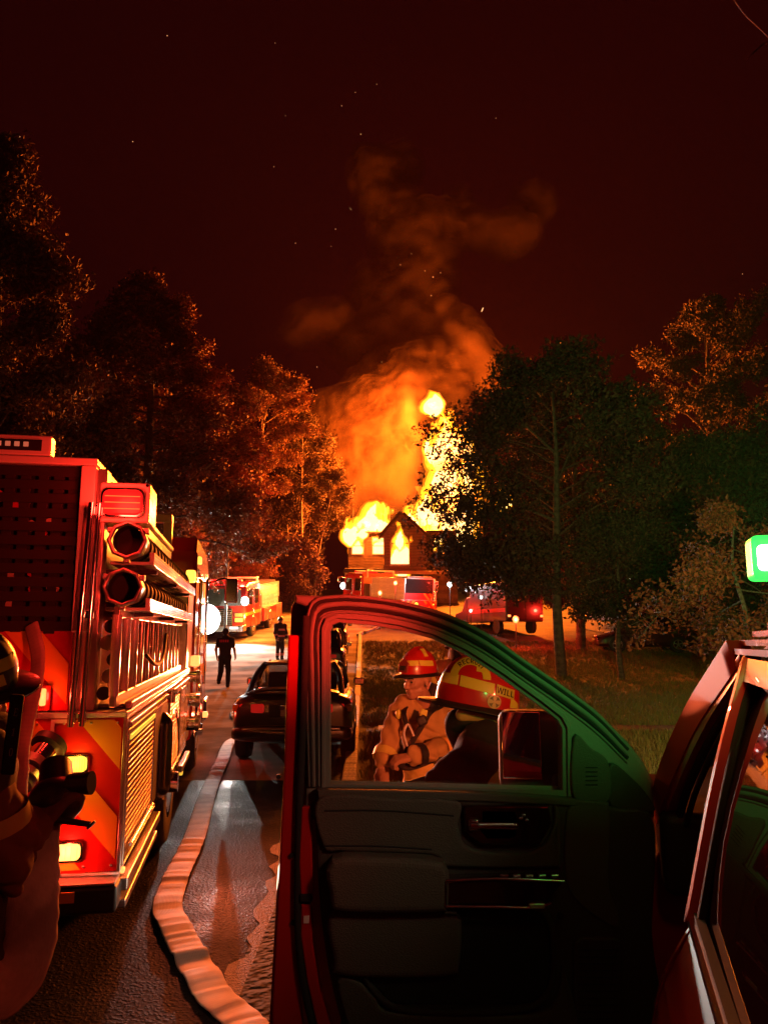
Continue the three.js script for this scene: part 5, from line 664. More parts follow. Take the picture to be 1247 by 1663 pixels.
// fire helmet: forward is +z, up +y; patches lie on the dome's left side (+x) unless mirrored
function makeHelmet(mat, o = {}) {
  const g = new THREE.Group(); g.name = 'helmet'; const hx = 0.125, hy = 0.2, hz = 0.172;
  const dome = new THREE.SphereGeometry(1, 40, 20, 0, Math.PI * 2, 0, Math.PI / 2), a = dome.attributes.position;
  for (let i = 0; i < a.count; i++) { const x = a.getX(i), y = a.getY(i), z = a.getZ(i), r = 1 + 0.05 * Math.max(0, y) * Math.exp(-((x / 0.07) ** 2)) + 0.012 * Math.cos(8 * Math.atan2(x, z)) * y * (1 - y); a.setXYZ(i, x * hx * r, Math.sign(y) * Math.abs(y) ** 0.92 * hy * r, z * hz * r); }
  dome.computeVertexNormals(); mk('dome', dome, mat, g);
  const pos = [], ind = [], N = 48; for (let j = 0; j < 2; j++) for (let i = 0; i <= N; i++) for (const k of [0, 1]) { const t = i / N * Math.PI * 2, c = Math.cos(t), s = Math.sin(t), ext_ = c > 0 ? 0.05 + 0.025 * c : 0.05 + 0.08 * c * c, rr = k ? 1 : 0, X = s * (hx * 0.98 + rr * 0.035), Z = c * (hz * 0.98 + rr * ext_), Y = -rr * (c < 0 ? 0.035 * c * c + 0.012 : 0.012) - j * 0.012; pos.push(X, Y, Z); }
  const id = (j, i, k) => (j * (N + 1) + i) * 2 + k; for (let i = 0; i < N; i++) { for (const j of [0, 1]) { const q = [id(j, i, 0), id(j, i, 1), id(j, i + 1, 0), id(j, i + 1, 1)]; j ? ind.push(q[0], q[2], q[1], q[1], q[2], q[3]) : ind.push(q[0], q[1], q[2], q[1], q[3], q[2]); } ind.push(id(0, i, 1), id(1, i, 1), id(0, i + 1, 1), id(1, i, 1), id(1, i + 1, 1), id(0, i + 1, 1)); }
  const bg = new THREE.BufferGeometry(); bg.setAttribute('position', new THREE.Float32BufferAttribute(pos, 3)); bg.setIndex(ind); bg.computeVertexNormals(); mk('brim', bg, o.brim ?? HEL.brim, g);
  const on = (s, t, side, k = 1.02) => { const q = 1 - (t / hy) ** 2 - (s / hz) ** 2; return V(side * Math.max(hx * 0.1, hx * Math.sqrt(Math.max(0, q))) * k, t * k, -s * k); };
  const patch = (n, f, m, side = 1, nu = 14, nv = 4, k = 1.02) => { const p = [], uv = [], id2 = []; for (let j = 0; j <= nv; j++) for (let i = 0; i <= nu; i++) { const [s, t] = f(i / nu, j / nv), v = on(s, t, side, k); p.push(v.x, v.y, v.z); uv.push(side > 0 ? i / nu : 1 - i / nu, j / nv); } for (let j = 0; j < nv; j++) for (let i = 0; i < nu; i++) { const q = j * (nu + 1) + i; id2.push(q, q + 1, q + nu + 1, q + 1, q + nu + 2, q + nu + 1); } const G = new THREE.BufferGeometry(); G.setAttribute('position', new THREE.Float32BufferAttribute(p, 3)); G.setAttribute('uv', new THREE.Float32BufferAttribute(uv, 2)); G.setIndex(id2); G.computeVertexNormals(); return mk(n, G, m, g); };
  for (const s of [1, -1]) { patch('stripe', (u, v) => [mix(-0.15, -0.085, u), mix(0.066, 0.105, v)], HEL.stripe, s); patch('stripe', (u, v) => [mix(-0.078, 0.058, u), mix(0.064 - 0.01 * u, 0.106 - 0.012 * u, v)], HEL.stripe, s); patch('stripe', (u, v) => [mix(0.128, 0.16, u), mix(0.012, mix(0.055, 0.03, u), v)], HEL.stripe, s, 6); patch('crown_stripe', (u, v) => [mix(-0.02, 0.02, u), mix(0.13, 0.188, v)], HEL.stripe, s, 4, 4); }
  if (o.front) { const sh = mk('front_shield', ext([[-0.05, 0], [0.05, 0], [0.055, 0.07], [0, 0.11], [-0.055, 0.07]], 0.01, 0.003), std([0.3, 0.04, 0.03], 0.5), g, [0, 0.015, hz * 0.97], [-0.25, 0, 0]); mk('shield_panel', ext([[-0.032, 0.012], [0.032, 0.012], [0.034, 0.05], [-0.034, 0.05]], 0.004, 0.001), HEL.black, sh, [0, 0, 0.012]); mk('helmet_lamp', at(cyl(0.013, 0.015, 0.05, 12), -0.1, 0.02, 0.12, Math.PI / 2, 0, 0), M.chrome, g); }
  g.userData.patch = patch; return g;
}
const J = (base) => (x, y, d) => P(x, y, d).sub(base);
// firefighter 1: tan coat, facing left
{
  const base = V(0.3, gY(0.3, -5.6) + 0.07, -5.6), j = J(base), g = thing('person', 'firefighter in tan coat and red helmet looking left, seen through the open door window', 'person', base.toArray(), 0, 'people at the fire');
  const fwd = V(-0.72, -0.12, 0.6), hc = j(677, 1106, 5.45), neck = j(690, 1140, 5.55), ch = j(692, 1172, 5.62), be = j(694, 1228, 5.65), pe = j(697, 1272, 5.68), sR = j(655, 1153, 5.5), eR = j(632, 1203, 5.4), wR = j(622, 1236, 5.3), sL = j(726, 1160, 5.72), eL = j(744, 1212, 5.5), wL = j(674, 1227, 5.22);
  const kn = [V(-0.12, 0.46, 0.12), V(0.14, 0.46, 0.06)], ft = [V(-0.14, 0.06, 0.08), V(0.16, 0.06, 0.0)], hip = [pe.clone().add(V(-0.09, -0.06, 0)), pe.clone().add(V(0.09, -0.06, 0))];
  const h = headGeo(hc, fwd), core = solid([[hc.clone().add(V(0.02, -0.06, 0)), neck, 0.05, 0.058], [neck, ch, 0.07, 0.13], [ch, pe, 0.13, 0.13], [sR, eR, 0.05, 0.04], [eR, wR, 0.04, 0.03], [sL, eL, 0.05, 0.04], [eL, wL, 0.04, 0.03], [hip[0], kn[0], 0.08, 0.06], [kn[0], ft[0], 0.055, 0.04], [hip[1], kn[1], 0.08, 0.06], [kn[1], ft[1], 0.055, 0.04]], 0.015);
  mk('body', [h.g, core], skin, g); mk('eye', h.eyes[0], eyeM, g); mk('eye', h.eyes[1], eyeM, g); mk('mouth', h.mouth, lipM, g); mk('eyebrow', h.brows[0], browM, g); mk('eyebrow', h.brows[1], browM, g);
  const coat = cloth([0.42, 0.26, 0.09]), bones = [[sR.clone().lerp(neck, 0.25), sL.clone().lerp(neck, 0.25), 0.085, 0.085], [ch.clone().add(V(-0.05, 0, 0)), be, 0.16, 0.165], [ch.clone().add(V(0.06, 0, 0)), be.clone().add(V(0.03, 0, 0)), 0.16, 0.165], [sR, eR, 0.085, 0.075], [eR, wR, 0.075, 0.066], [sL, eL, 0.088, 0.08], [eL, wL, 0.08, 0.068]];
  mk('coat', solid(bones, 0.01, 0.035, 0.019), coat, g);
  mk('collar', [tube([neck.clone().add(V(-0.07, 0.01, 0.06)), neck.clone().add(V(-0.085, 0.0, -0.02)), neck.clone().add(V(0, 0.01, -0.08)), neck.clone().add(V(0.085, 0.01, -0.02)), neck.clone().add(V(0.06, -0.02, 0.07))], 0.032, 30, 8)], coat, g);
  const band1 = (a, b, t, r, w = 0.028) => { const d = b.clone().sub(a).normalize(), c = a.clone().lerp(b, t); return rod(c.clone().addScaledVector(d, -w).toArray(), c.clone().addScaledVector(d, w).toArray(), r, r, 20, true); };
  mk('reflective_band', band1(eL, wL, 0.35, 0.088, 0.035), std([0.75, 0.42, 0.1], 0.4), g); mk('reflective_band', band1(eR, wR, 0.72, 0.08), std([0.6, 0.5, 0.1], 0.5), g); mk('cuff', band1(eL, wL, 0.93, 0.075, 0.03), M.dark, g); mk('badge', new THREE.SphereGeometry(0.02, 10, 8).scale(1, 1.6, 0.6).translate(...j(647, 1160, 5.36).toArray()), HEL.stripe, g);
  mk('trousers', solid([[be.clone().add(V(-0.02, -0.03, 0.03)), pe, 0.165, 0.17], [hip[0], kn[0], 0.12, 0.095], [kn[0], ft[0], 0.095, 0.09], [hip[1], kn[1], 0.12, 0.095], [kn[1], ft[1], 0.095, 0.09]], 0.014, 0.05, 0.01), cloth([0.66, 0.46, 0.12]), g);
  for (const f of ft) mk('boot', solid([[f.clone().add(V(0, -0.01, 0)), f.clone().add(V(-0.1, -0.02, 0.1)), 0.06, 0.05], [f, f.clone().add(V(0, 0.18, 0)), 0.07, 0.08]], 0.014), M.rubber, g);
  const hg = cloth([0.4, 0.22, 0.12]);
  mk('glove', placeHand(HAND.glove, wR.clone().add(V(-0.004, -0.035, 0.01)), V(0.02, -1, 0.12), V(0.5, 0, 0.8), 1.15), hg, g); mk('glove', placeHand(HAND.gloveGrip, wL.clone().add(V(-0.03, -0.005, 0.02)), V(-1, -0.12, 0.25), V(0.1, -0.9, -0.4), 1.1, true), hg, g);
  const strap = (pts, w = 0.02, t = 0.008) => flatHose(pts, w, t, () => V(-0.3, 0.1, 1), 40);
  mk('air_pack_strap', strap([j(716, 1146, 5.52), j(697, 1158, 5.36), j(684, 1180, 5.34), j(668, 1206, 5.33), j(655, 1232, 5.32), j(662, 1250, 5.36)]), M.black, g); mk('air_pack_strap', strap([j(661, 1146, 5.5), j(656, 1160, 5.33), j(662, 1185, 5.3)], 0.018), M.black, g); mk('waist_strap', strap([j(640, 1236, 5.3), j(660, 1246, 5.27), j(700, 1234, 5.3), j(735, 1216, 5.38)], 0.022), M.black, g);
  mk('strap_buckle', at(bx(0.045, 0.05, 0.02, 0.006), ...j(688, 1158, 5.32).toArray(), 0, 0, -0.3), HEL.stripe, g); mk('regulator', at(bx(0.07, 0.07, 0.05, 0.02), ...j(685, 1170, 5.32).toArray(), 0, 0, 0.4), M.dark, g); mk('air_line', tube([j(672, 1195, 5.3), j(662, 1176, 5.28), j(656, 1190, 5.28), j(661, 1212, 5.29)], 0.008, 24, 6), M.whitePaint, g);
  mk('air_cylinder', [at(new THREE.CapsuleGeometry(0.085, 0.4, 6, 16), ch.x + 0.13, ch.y - 0.08, ch.z - 0.22)], M.dark, g); mk('mask_strap', strap([j(706, 1110, 5.5), j(700, 1130, 5.5), j(704, 1155, 5.48)], 0.03, 0.012), M.black, g);
  const he = makeHelmet(HEL.red, { front: true }); g.add(he); he.position.copy(j(680, 1092, 5.47)); he.quaternion.setFromUnitVectors(V(0, 0, 1), fwd.clone().setY(-0.05).normalize()); he.scale.setScalar(0.86);
  mk('ear_flap', [tube([j(700, 1097, 5.5), j(706, 1112, 5.52), j(702, 1128, 5.52)], 0.022, 12, 8)], cloth([0.5, 0.4, 0.08]), g);
}
// firefighter 2: big red recruit helmet, seen from its side, bent forward
{
  const base = V(0.52, 0.07, -3.4), j = J(base), g = thing('person', 'firefighter in a red helmet with yellow stripes lettered RECRUIT, turned away close behind the door', 'person', base.toArray(), 0, 'people at the fire');
  const hc = j(775, 1165, 3.32), neck = j(782, 1196, 3.36), ch = j(800, 1240, 3.4), pe = j(826, 1360, 3.45), sN = j(786, 1210, 3.16), sF = j(780, 1205, 3.58), eN = j(752, 1262, 2.98), wN = j(712, 1272, 3.0), eF = j(742, 1275, 3.6), wF = j(706, 1280, 3.5);
  const hip = [pe.clone().add(V(0, -0.04, 0.09)), pe.clone().add(V(0, -0.04, -0.09))], kn = [V(-0.04, 0.45, 0.1), V(0.02, 0.45, -0.12)], ft = [V(0.02, 0.06, 0.12), V(0.1, 0.06, -0.14)], fwd = V(-1, -0.2, 0.05), h = headGeo(hc, fwd);
  mk('body', [h.g, solid([[hc, neck, 0.05, 0.06], [neck, ch, 0.08, 0.13], [ch, pe, 0.13, 0.13], [sN, eN, 0.05, 0.04], [eN, wN, 0.04, 0.03], [sF, eF, 0.05, 0.04], [eF, wF, 0.04, 0.03], [hip[0], kn[0], 0.08, 0.06], [kn[0], ft[0], 0.055, 0.04], [hip[1], kn[1], 0.08, 0.06], [kn[1], ft[1], 0.055, 0.04]], 0.015)], skin, g);
  mk('coat', solid([[neck, ch, 0.11, 0.17], [ch, pe, 0.17, 0.17], [sN, sF, 0.09], [sF, eF, 0.09, 0.075], [eF, wF, 0.075, 0.065]], 0.012, 0.05, 0.018), cloth([0.2, 0.09, 0.04]), g);
  mk('sleeve', solid([[sN, eN, 0.1, 0.09], [eN, wN, 0.088, 0.065]], 0.012, 0.04, 0.008), cloth([0.014, 0.012, 0.011]), g);
  mk('hood', solid([[j(770, 1176, 3.32), j(776, 1192, 3.34), 0.105, 0.11], [j(745, 1178, 3.3), j(752, 1190, 3.3), 0.06], [neck, j(800, 1205, 3.36), 0.12, 0.11]], 0.012, 0.05, 0.008), cloth([0.012, 0.011, 0.01]), g);
  mk('trousers', solid([[pe.clone().add(V(0, 0.08, 0)), pe, 0.16, 0.17], [hip[0], kn[0], 0.12, 0.095], [kn[0], ft[0], 0.095, 0.09], [hip[1], kn[1], 0.12, 0.095], [kn[1], ft[1], 0.095, 0.09]], 0.015, 0.05, 0.01), cloth([0.2, 0.09, 0.04]), g);
  for (const f of ft) mk('boot', solid([[f.clone().add(V(0, -0.01, 0)), f.clone().add(V(-0.14, -0.02, 0.0)), 0.06, 0.05], [f, f.clone().add(V(0, 0.18, 0)), 0.07, 0.08]], 0.014), M.rubber, g);
  mk('glove', placeHand(HAND.gloveGrip, wN.clone().add(V(-0.02, -0.01, 0)), V(-1, -0.3, 0), V(0, -0.4, -1), 1.1), M.dark, g); mk('glove', placeHand(HAND.gloveGrip, wF.clone().add(V(-0.02, -0.01, 0)), V(-1, -0.3, 0), V(0, -0.4, 1), 1.1, true), M.dark, g);
  mk('air_cylinder', at(new THREE.CapsuleGeometry(0.085, 0.42, 6, 18), ch.x + 0.24, ch.y - 0.1, ch.z, 0, 0, -0.2), M.blackPaint, g);
  const he = makeHelmet(HEL.red); g.add(he); he.position.copy(j(774, 1143, 3.32)); he.rotation.order = 'ZYX'; he.rotation.set(0, -Math.PI / 2 - 0.12, -0.16); he.scale.setScalar(1.02);
  const pt = he.userData.patch, tm = (t) => new THREE.MeshStandardMaterial({ map: t, roughness: 0.45 });
  pt('lettered_arc', (u, v) => { const a = Math.PI * (1.02 - 1.0 * u), r = 0.05 + 0.03 * v; return [-0.04 - 0.0 + Math.cos(a) * r * 1.0, 0.1 + Math.sin(a) * r]; }, tm(txt('RECRUIT', 512, 80, '#c3c832', '#16180c', 70)), 1, 40, 4, 1.03);
  pt('name_strip', (u, v) => [mix(0.066, 0.138, u), mix(0.055 - 0.012 * u, 0.094 - 0.014 * u, v)], tm(txt('WILL', 200, 100, '#bdbf46', '#16180c', 84)), 1, 10, 3, 1.03);
  pt('round_emblem', (u, v) => { const a = u * Math.PI * 2; return [0.064 + Math.cos(a) * 0.026 * v, 0.026 + Math.sin(a) * 0.026 * v]; }, std([0.42, 0.4, 0.16], 0.4), 1, 24, 3, 1.03);
  for (let i = 0; i < 4; i++) pt('emblem_arm', (u, v) => { const a = i * Math.PI / 2 + 0.78 + mix(-0.42, 0.42, u) * v, r = 0.004 + 0.017 * v; return [0.064 + Math.cos(a) * r, 0.026 + Math.sin(a) * r]; }, std([0.1, 0.12, 0.05], 0.5), 1, 6, 3, 1.045);
  mk('ear_flap', solid([[j(752, 1160, 3.24), j(800, 1166, 3.24), 0.03, 0.025], [j(800, 1166, 3.24), j(822, 1158, 3.28), 0.025, 0.02]], 0.008, 0.02, 0.004), cloth([0.36, 0.32, 0.1]), g);
  mk('buckle', at(bx(0.02, 0.03, 0.012, 0.004), ...j(842, 1160, 3.2).toArray()), M.chrome, g);
}
// a turnout-gear figure from a standing pose; options move its limbs
function standing(name, label, base, turn, o) {
  const g = thing(name, label, 'person', base, turn, 'people at the fire'), s = o.s ?? 1, q = (x, y, z) => V(x, y, z).multiplyScalar(s);
  const lean = o.lean ?? 0, hip = [q(0.09, 0.92, 0), q(-0.09, 0.92, 0)], kn = [q(0.1, 0.5, (o.kneeL ?? 0.02)), q(-0.1, 0.5, (o.kneeR ?? 0.02))], ft = [q(0.1, 0.07 + (o.liftL ?? 0), o.footL ?? -0.02), q(-0.1, 0.07 + (o.liftR ?? 0), o.footR ?? -0.02)], pe = q(0, 0.98, 0), ch = q(0, 1.33, lean * 0.6), nk = q(0, 1.5, lean * 0.8), hc = q(0, 1.64, lean), sh = [q(0.19, 1.42, lean * 0.7), q(-0.19, 1.42, lean * 0.7)], el = [q(0.26, 1.14, o.elL ?? 0), q(-0.26, 1.14, o.elR ?? 0)], wr = [q(0.25, 0.92, o.wrL ?? 0.1), q(-0.25, 0.92, o.wrR ?? 0.1)];
  const h = headGeo(hc, V(0, -0.05, 1), s, 0.008), c = o.cell ?? 0.018;
  mk('body', [h.g, solid([[hc, nk, 0.05, 0.06], [nk, ch, 0.09, 0.15], [ch.clone().add(q(0.06, 0, 0)), pe.clone().add(q(0.04, 0, 0)), 0.12, 0.11], [ch.clone().add(q(-0.06, 0, 0)), pe.clone().add(q(-0.04, 0, 0)), 0.12, 0.11], [sh[0], el[0], 0.055, 0.042], [el[0], wr[0], 0.042, 0.03], [sh[1], el[1], 0.055, 0.042], [el[1], wr[1], 0.042, 0.03], [hip[0], kn[0], 0.085, 0.06], [kn[0], ft[0], 0.058, 0.042], [hip[1], kn[1], 0.085, 0.06], [kn[1], ft[1], 0.058, 0.042], [sh[0], sh[1], 0.07]], c, 0.04), ...[0, 1].map((i) => placeHand(HAND.relaxed, wr[i].clone(), wr[i].clone().sub(el[i]), V(i ? 1 : -1, 0, 0), s, i === 0))], skin, g);
  const e = o.coat ? 0.03 : 0.012;
  mk(o.coat ? 'coat' : 'shirt', solid([[nk, ch, 0.1, 0.16 + e], [ch.clone().add(q(0.06, 0, 0)), pe.clone().add(q(0.04, o.coat ? -0.12 : 0.02, 0)), 0.125 + e, 0.125 + e], [ch.clone().add(q(-0.06, 0, 0)), pe.clone().add(q(-0.04, o.coat ? -0.12 : 0.02, 0)), 0.125 + e, 0.125 + e], [sh[0], sh[1], 0.075 + e], ...(o.coat ? [0, 1].flatMap((i) => [[sh[i], el[i], 0.09, 0.075], [el[i], wr[i], 0.075, 0.065]]) : [0, 1].map((i) => [sh[i], sh[i].clone().lerp(el[i], 0.6), 0.075, 0.07]))], c, 0.05, 0.008), o.top, g);
  mk('trousers', solid([[pe, hip[0], 0.13, 0.12], [pe, hip[1], 0.13, 0.12], [hip[0], kn[0], 0.105, 0.085], [kn[0], ft[0].clone().add(q(0, 0.05, 0)), 0.083, 0.072], [hip[1], kn[1], 0.105, 0.085], [kn[1], ft[1].clone().add(q(0, 0.05, 0)), 0.083, 0.072]], c, 0.04, 0.008), o.legs, g);
  ft.forEach((f) => mk('boot', solid([[f.clone().add(q(0, -0.015, -0.03)), f.clone().add(q(0, -0.02, 0.13)), 0.055, 0.045], [f, f.clone().add(q(0, 0.1, 0)), 0.055, 0.06]], c), M.rubber, g));
  if (!o.helmet) mk('hair', solid([[hc.clone().add(q(0, 0.05, -0.02)), hc.clone().add(q(0, 0.03, -0.04)), 0.097, 0.093], [hc.clone().add(q(0, -0.02, -0.05)), hc.clone().add(q(0, -0.04, -0.05)), 0.07, 0.06]], 0.012, 0.03, 0, (x, y, z) => z - hc.z - 0.055), o.hair ?? browM, g);
  else { const he = makeHelmet(o.helmet, { front: true }); he.position.copy(hc).add(q(0, 0.03, -0.01)); he.scale.setScalar(0.86 * s); g.add(he); }
  return { g, hc, ch, el, wr, kn, ft, sh, pe };
}
const bandOn = (g, a, b, t, r, m, w = 0.03) => { const d = b.clone().sub(a).normalize(), c = a.clone().lerp(b, t); mk('reflective_band', rod(c.clone().addScaledVector(d, -w).toArray(), c.clone().addScaledVector(d, w).toArray(), r, r, 18, true), m, g); };
const refl = std([0.75, 0.25, 0.2], 0.35), reflY = std([0.6, 0.6, 0.1], 0.4);
{ // man walking away along the road
  const p = P(364, 1110, 24.3), f = standing('person', 'man in a black short sleeved shirt walking away up the road beside the engines', [p.x, gY(p.x, -24.3) + 0.006, -24.3], Math.PI - 0.06, { top: cloth([0.02, 0.012, 0.012]), legs: cloth([0.01, 0.008, 0.008]), kneeL: -0.02, footL: -0.2, liftL: 0.11, kneeR: 0.08, footR: 0.06, elL: -0.08, wrL: 0.02, elR: 0.1, wrR: 0.3, lean: 0.05, s: 1.02 });
  for (let i = 0; i < 5; i++) mk('back_letter', at(bx(0.04, 0.075, 0.01, 0.003, 1), -0.12 + i * 0.06, 1.42, -0.165 + 0.02 * Math.abs(i - 2) * 0.5), std([0.7, 0.02, 0.04], 0.5, 0, { emissive: col([0.0, 0, 0]) }), f.g);
}
{ // firefighter by the far engine
  const p = P(455, 1046, 33), f = standing('person', 'firefighter in dark gear with red lit reflective bands beside the far fire engine', [p.x, gY(p.x, -33) + 0.006, -33], 0.5, { coat: true, top: cloth([0.05, 0.03, 0.02]), legs: cloth([0.03, 0.02, 0.015]), helmet: HEL.black, wrR: 0.25, elR: 0.1, cell: 0.022 });
  for (const i of [0, 1]) { bandOn(f.g, f.kn[i], f.ft[i], 0.6, 0.092, refl, 0.05); bandOn(f.g, f.el[i], f.wr[i], 0.6, 0.085, refl, 0.04); } bandOn(f.g, f.ch, f.pe, 0.2, 0.2, refl, 0.04); bandOn(f.g, f.ch, f.pe, 0.95, 0.2, refl, 0.04);
}
{ // third helmet behind the two in the window
  const f = standing('person', 'firefighter half hidden behind the other two, just below the door frame', [0.66, 0.07 - 0.0, -7.2], 0.3, { coat: true, top: cloth([0.4, 0.14, 0.07]), legs: cloth([0.2, 0.1, 0.05]), helmet: HEL.red, s: 0.95, cell: 0.02, lean: 0.12 });
  bandOn(f.g, f.ch, f.pe, 0.3, 0.2, reflY, 0.03); mk('hood', solid([[f.hc.clone().add(V(0, -0.05, -0.03)), f.hc.clone().add(V(0, -0.14, -0.02)), 0.1, 0.11]], 0.014), M.black, f.g);
}
{ // firefighter at the left edge holding the valve
  const base = V(-1.25, 0.006, -2.2), j = J(base), g = thing('person', 'firefighter at the left edge in black helmet with yellow marks, gripping the dark valve', 'person', base.toArray(), 0, 'people at the fire');
  const hc = j(-52, 1128, 2.25), neck = j(-70, 1195, 2.25), ch = j(-90, 1300, 2.25), pe = j(-110, 1560, 2.3), sR = j(-30, 1245, 2.22), sL = j(-150, 1250, 2.4), eR = j(2, 1398, 2.3), wR = j(52, 1345, 2.46), eL = j(-140, 1420, 2.6), wL = j(-60, 1440, 2.8), hip = [pe.clone().add(V(0.09, -0.05, 0)), pe.clone().add(V(-0.09, -0.05, 0))], kn = [V(0.08, 0.45, -0.08), V(-0.12, 0.45, -0.06)], ft = [V(0.06, 0.06, -0.02), V(-0.14, 0.06, 0.0)];
  const h = headGeo(hc, V(0.7, -0.2, -0.7));
  mk('body', [h.g, solid([[hc, neck, 0.05, 0.06], [neck, ch, 0.08, 0.13], [ch, pe, 0.13, 0.13], [sR, eR, 0.05, 0.04], [eR, wR, 0.04, 0.03], [sL, eL, 0.05, 0.04], [eL, wL, 0.04, 0.03], [hip[0], kn[0], 0.08, 0.06], [kn[0], ft[0], 0.055, 0.04], [hip[1], kn[1], 0.08, 0.06], [kn[1], ft[1], 0.055, 0.04]], 0.016)], skin, g);
  const dk = cloth([0.035, 0.026, 0.02]), sl = cloth([0.13, 0.045, 0.03]);
  mk('coat', solid([[neck, ch, 0.11, 0.17], [ch, pe, 0.175, 0.18], [sR, sL, 0.1], [sL, eL, 0.09, 0.08], [eL, wL, 0.08, 0.068]], 0.013, 0.06, 0.01), dk, g);
  mk('sleeve', solid([[sR, eR, 0.095, 0.085], [eR, wR, 0.085, 0.066]], 0.01, 0.05, 0.02), sl, g);
  mk('trousers', solid([[pe.clone().add(V(0, 0.06, 0)), pe, 0.16, 0.17], [hip[0], kn[0], 0.12, 0.095], [kn[0], ft[0], 0.095, 0.09], [hip[1], kn[1], 0.12, 0.095], [kn[1], ft[1], 0.095, 0.09]], 0.016, 0.05, 0.01), dk, g);
  for (const f of ft) mk('boot', solid([[f.clone().add(V(0, -0.01, 0)), f.clone().add(V(0.05, -0.02, -0.12)), 0.06, 0.05], [f, f.clone().add(V(0, 0.18, 0)), 0.07, 0.08]], 0.014), M.rubber, g);
  mk('glove', placeHand(HAND.gloveGrip, wR.clone().add(V(0.01, 0.012, -0.02)), j(92, 1296, 2.5).sub(j(52, 1345, 2.46)), V(0.35, -0.4, -0.85), 1.15), cloth([0.1, 0.035, 0.025]), g);
  bandOn(g, sR, eR, 0.55, 0.1, std([0.4, 0.3, 0.08], 0.4), 0.025); mk('collar', tube([neck.clone().add(V(0.09, 0.02, 0.05)), neck.clone().add(V(0.1, 0.03, -0.04)), neck.clone().add(V(0, 0.02, -0.1)), neck.clone().add(V(-0.1, 0.0, 0))], 0.035, 24, 8), dk, g);
  const tape = new THREE.PlaneGeometry(0.03, 0.19, 1, 1), tt = canvasTex(96, 420, (x) => { x.fillStyle = '#171110'; x.fillRect(0, 0, 96, 420); x.fillStyle = '#8d7f76'; x.font = '60px serif'; x.textAlign = 'center'; x.textBaseline = 'middle'; 'E10'.split('').forEach((c, i) => { x.save(); x.translate(48, 90 + i * 110); x.rotate(i < 2 ? 0.12 : 0); x.fillText(c, 0, 0); x.restore(); }); });
  mk('lettered_strap', ext(roundRect(-0.017, 0.017, -0.1, 0.1, 0.005), 0.006, 0.002), M.black, g, j(22, 1192, 2.05).toArray(), [0, 0.1, -0.05]); mk('strap_print', tape, new THREE.MeshStandardMaterial({ map: tt, roughness: 0.6 }), g, j(22, 1192, 2.038).toArray(), [0, 0.1, -0.05]);
  const he = makeHelmet(HEL.black, { brim: HEL.black }); g.add(he); he.position.copy(j(-62, 1108, 2.25)); he.rotation.set(0.1, 2.1, 0.3); he.scale.setScalar(0.86);
  for (let i = 0; i < 3; i++) for (const s of [1, -1]) he.userData.patch('trapezoid_mark', (u, v) => [mix(-0.12 + i * 0.085, -0.065 + i * 0.085, u) + (v - 0.5) * 0.012, mix(0.02, 0.058, v)], HEL.stripe, s, 6, 3, 1.03);
}
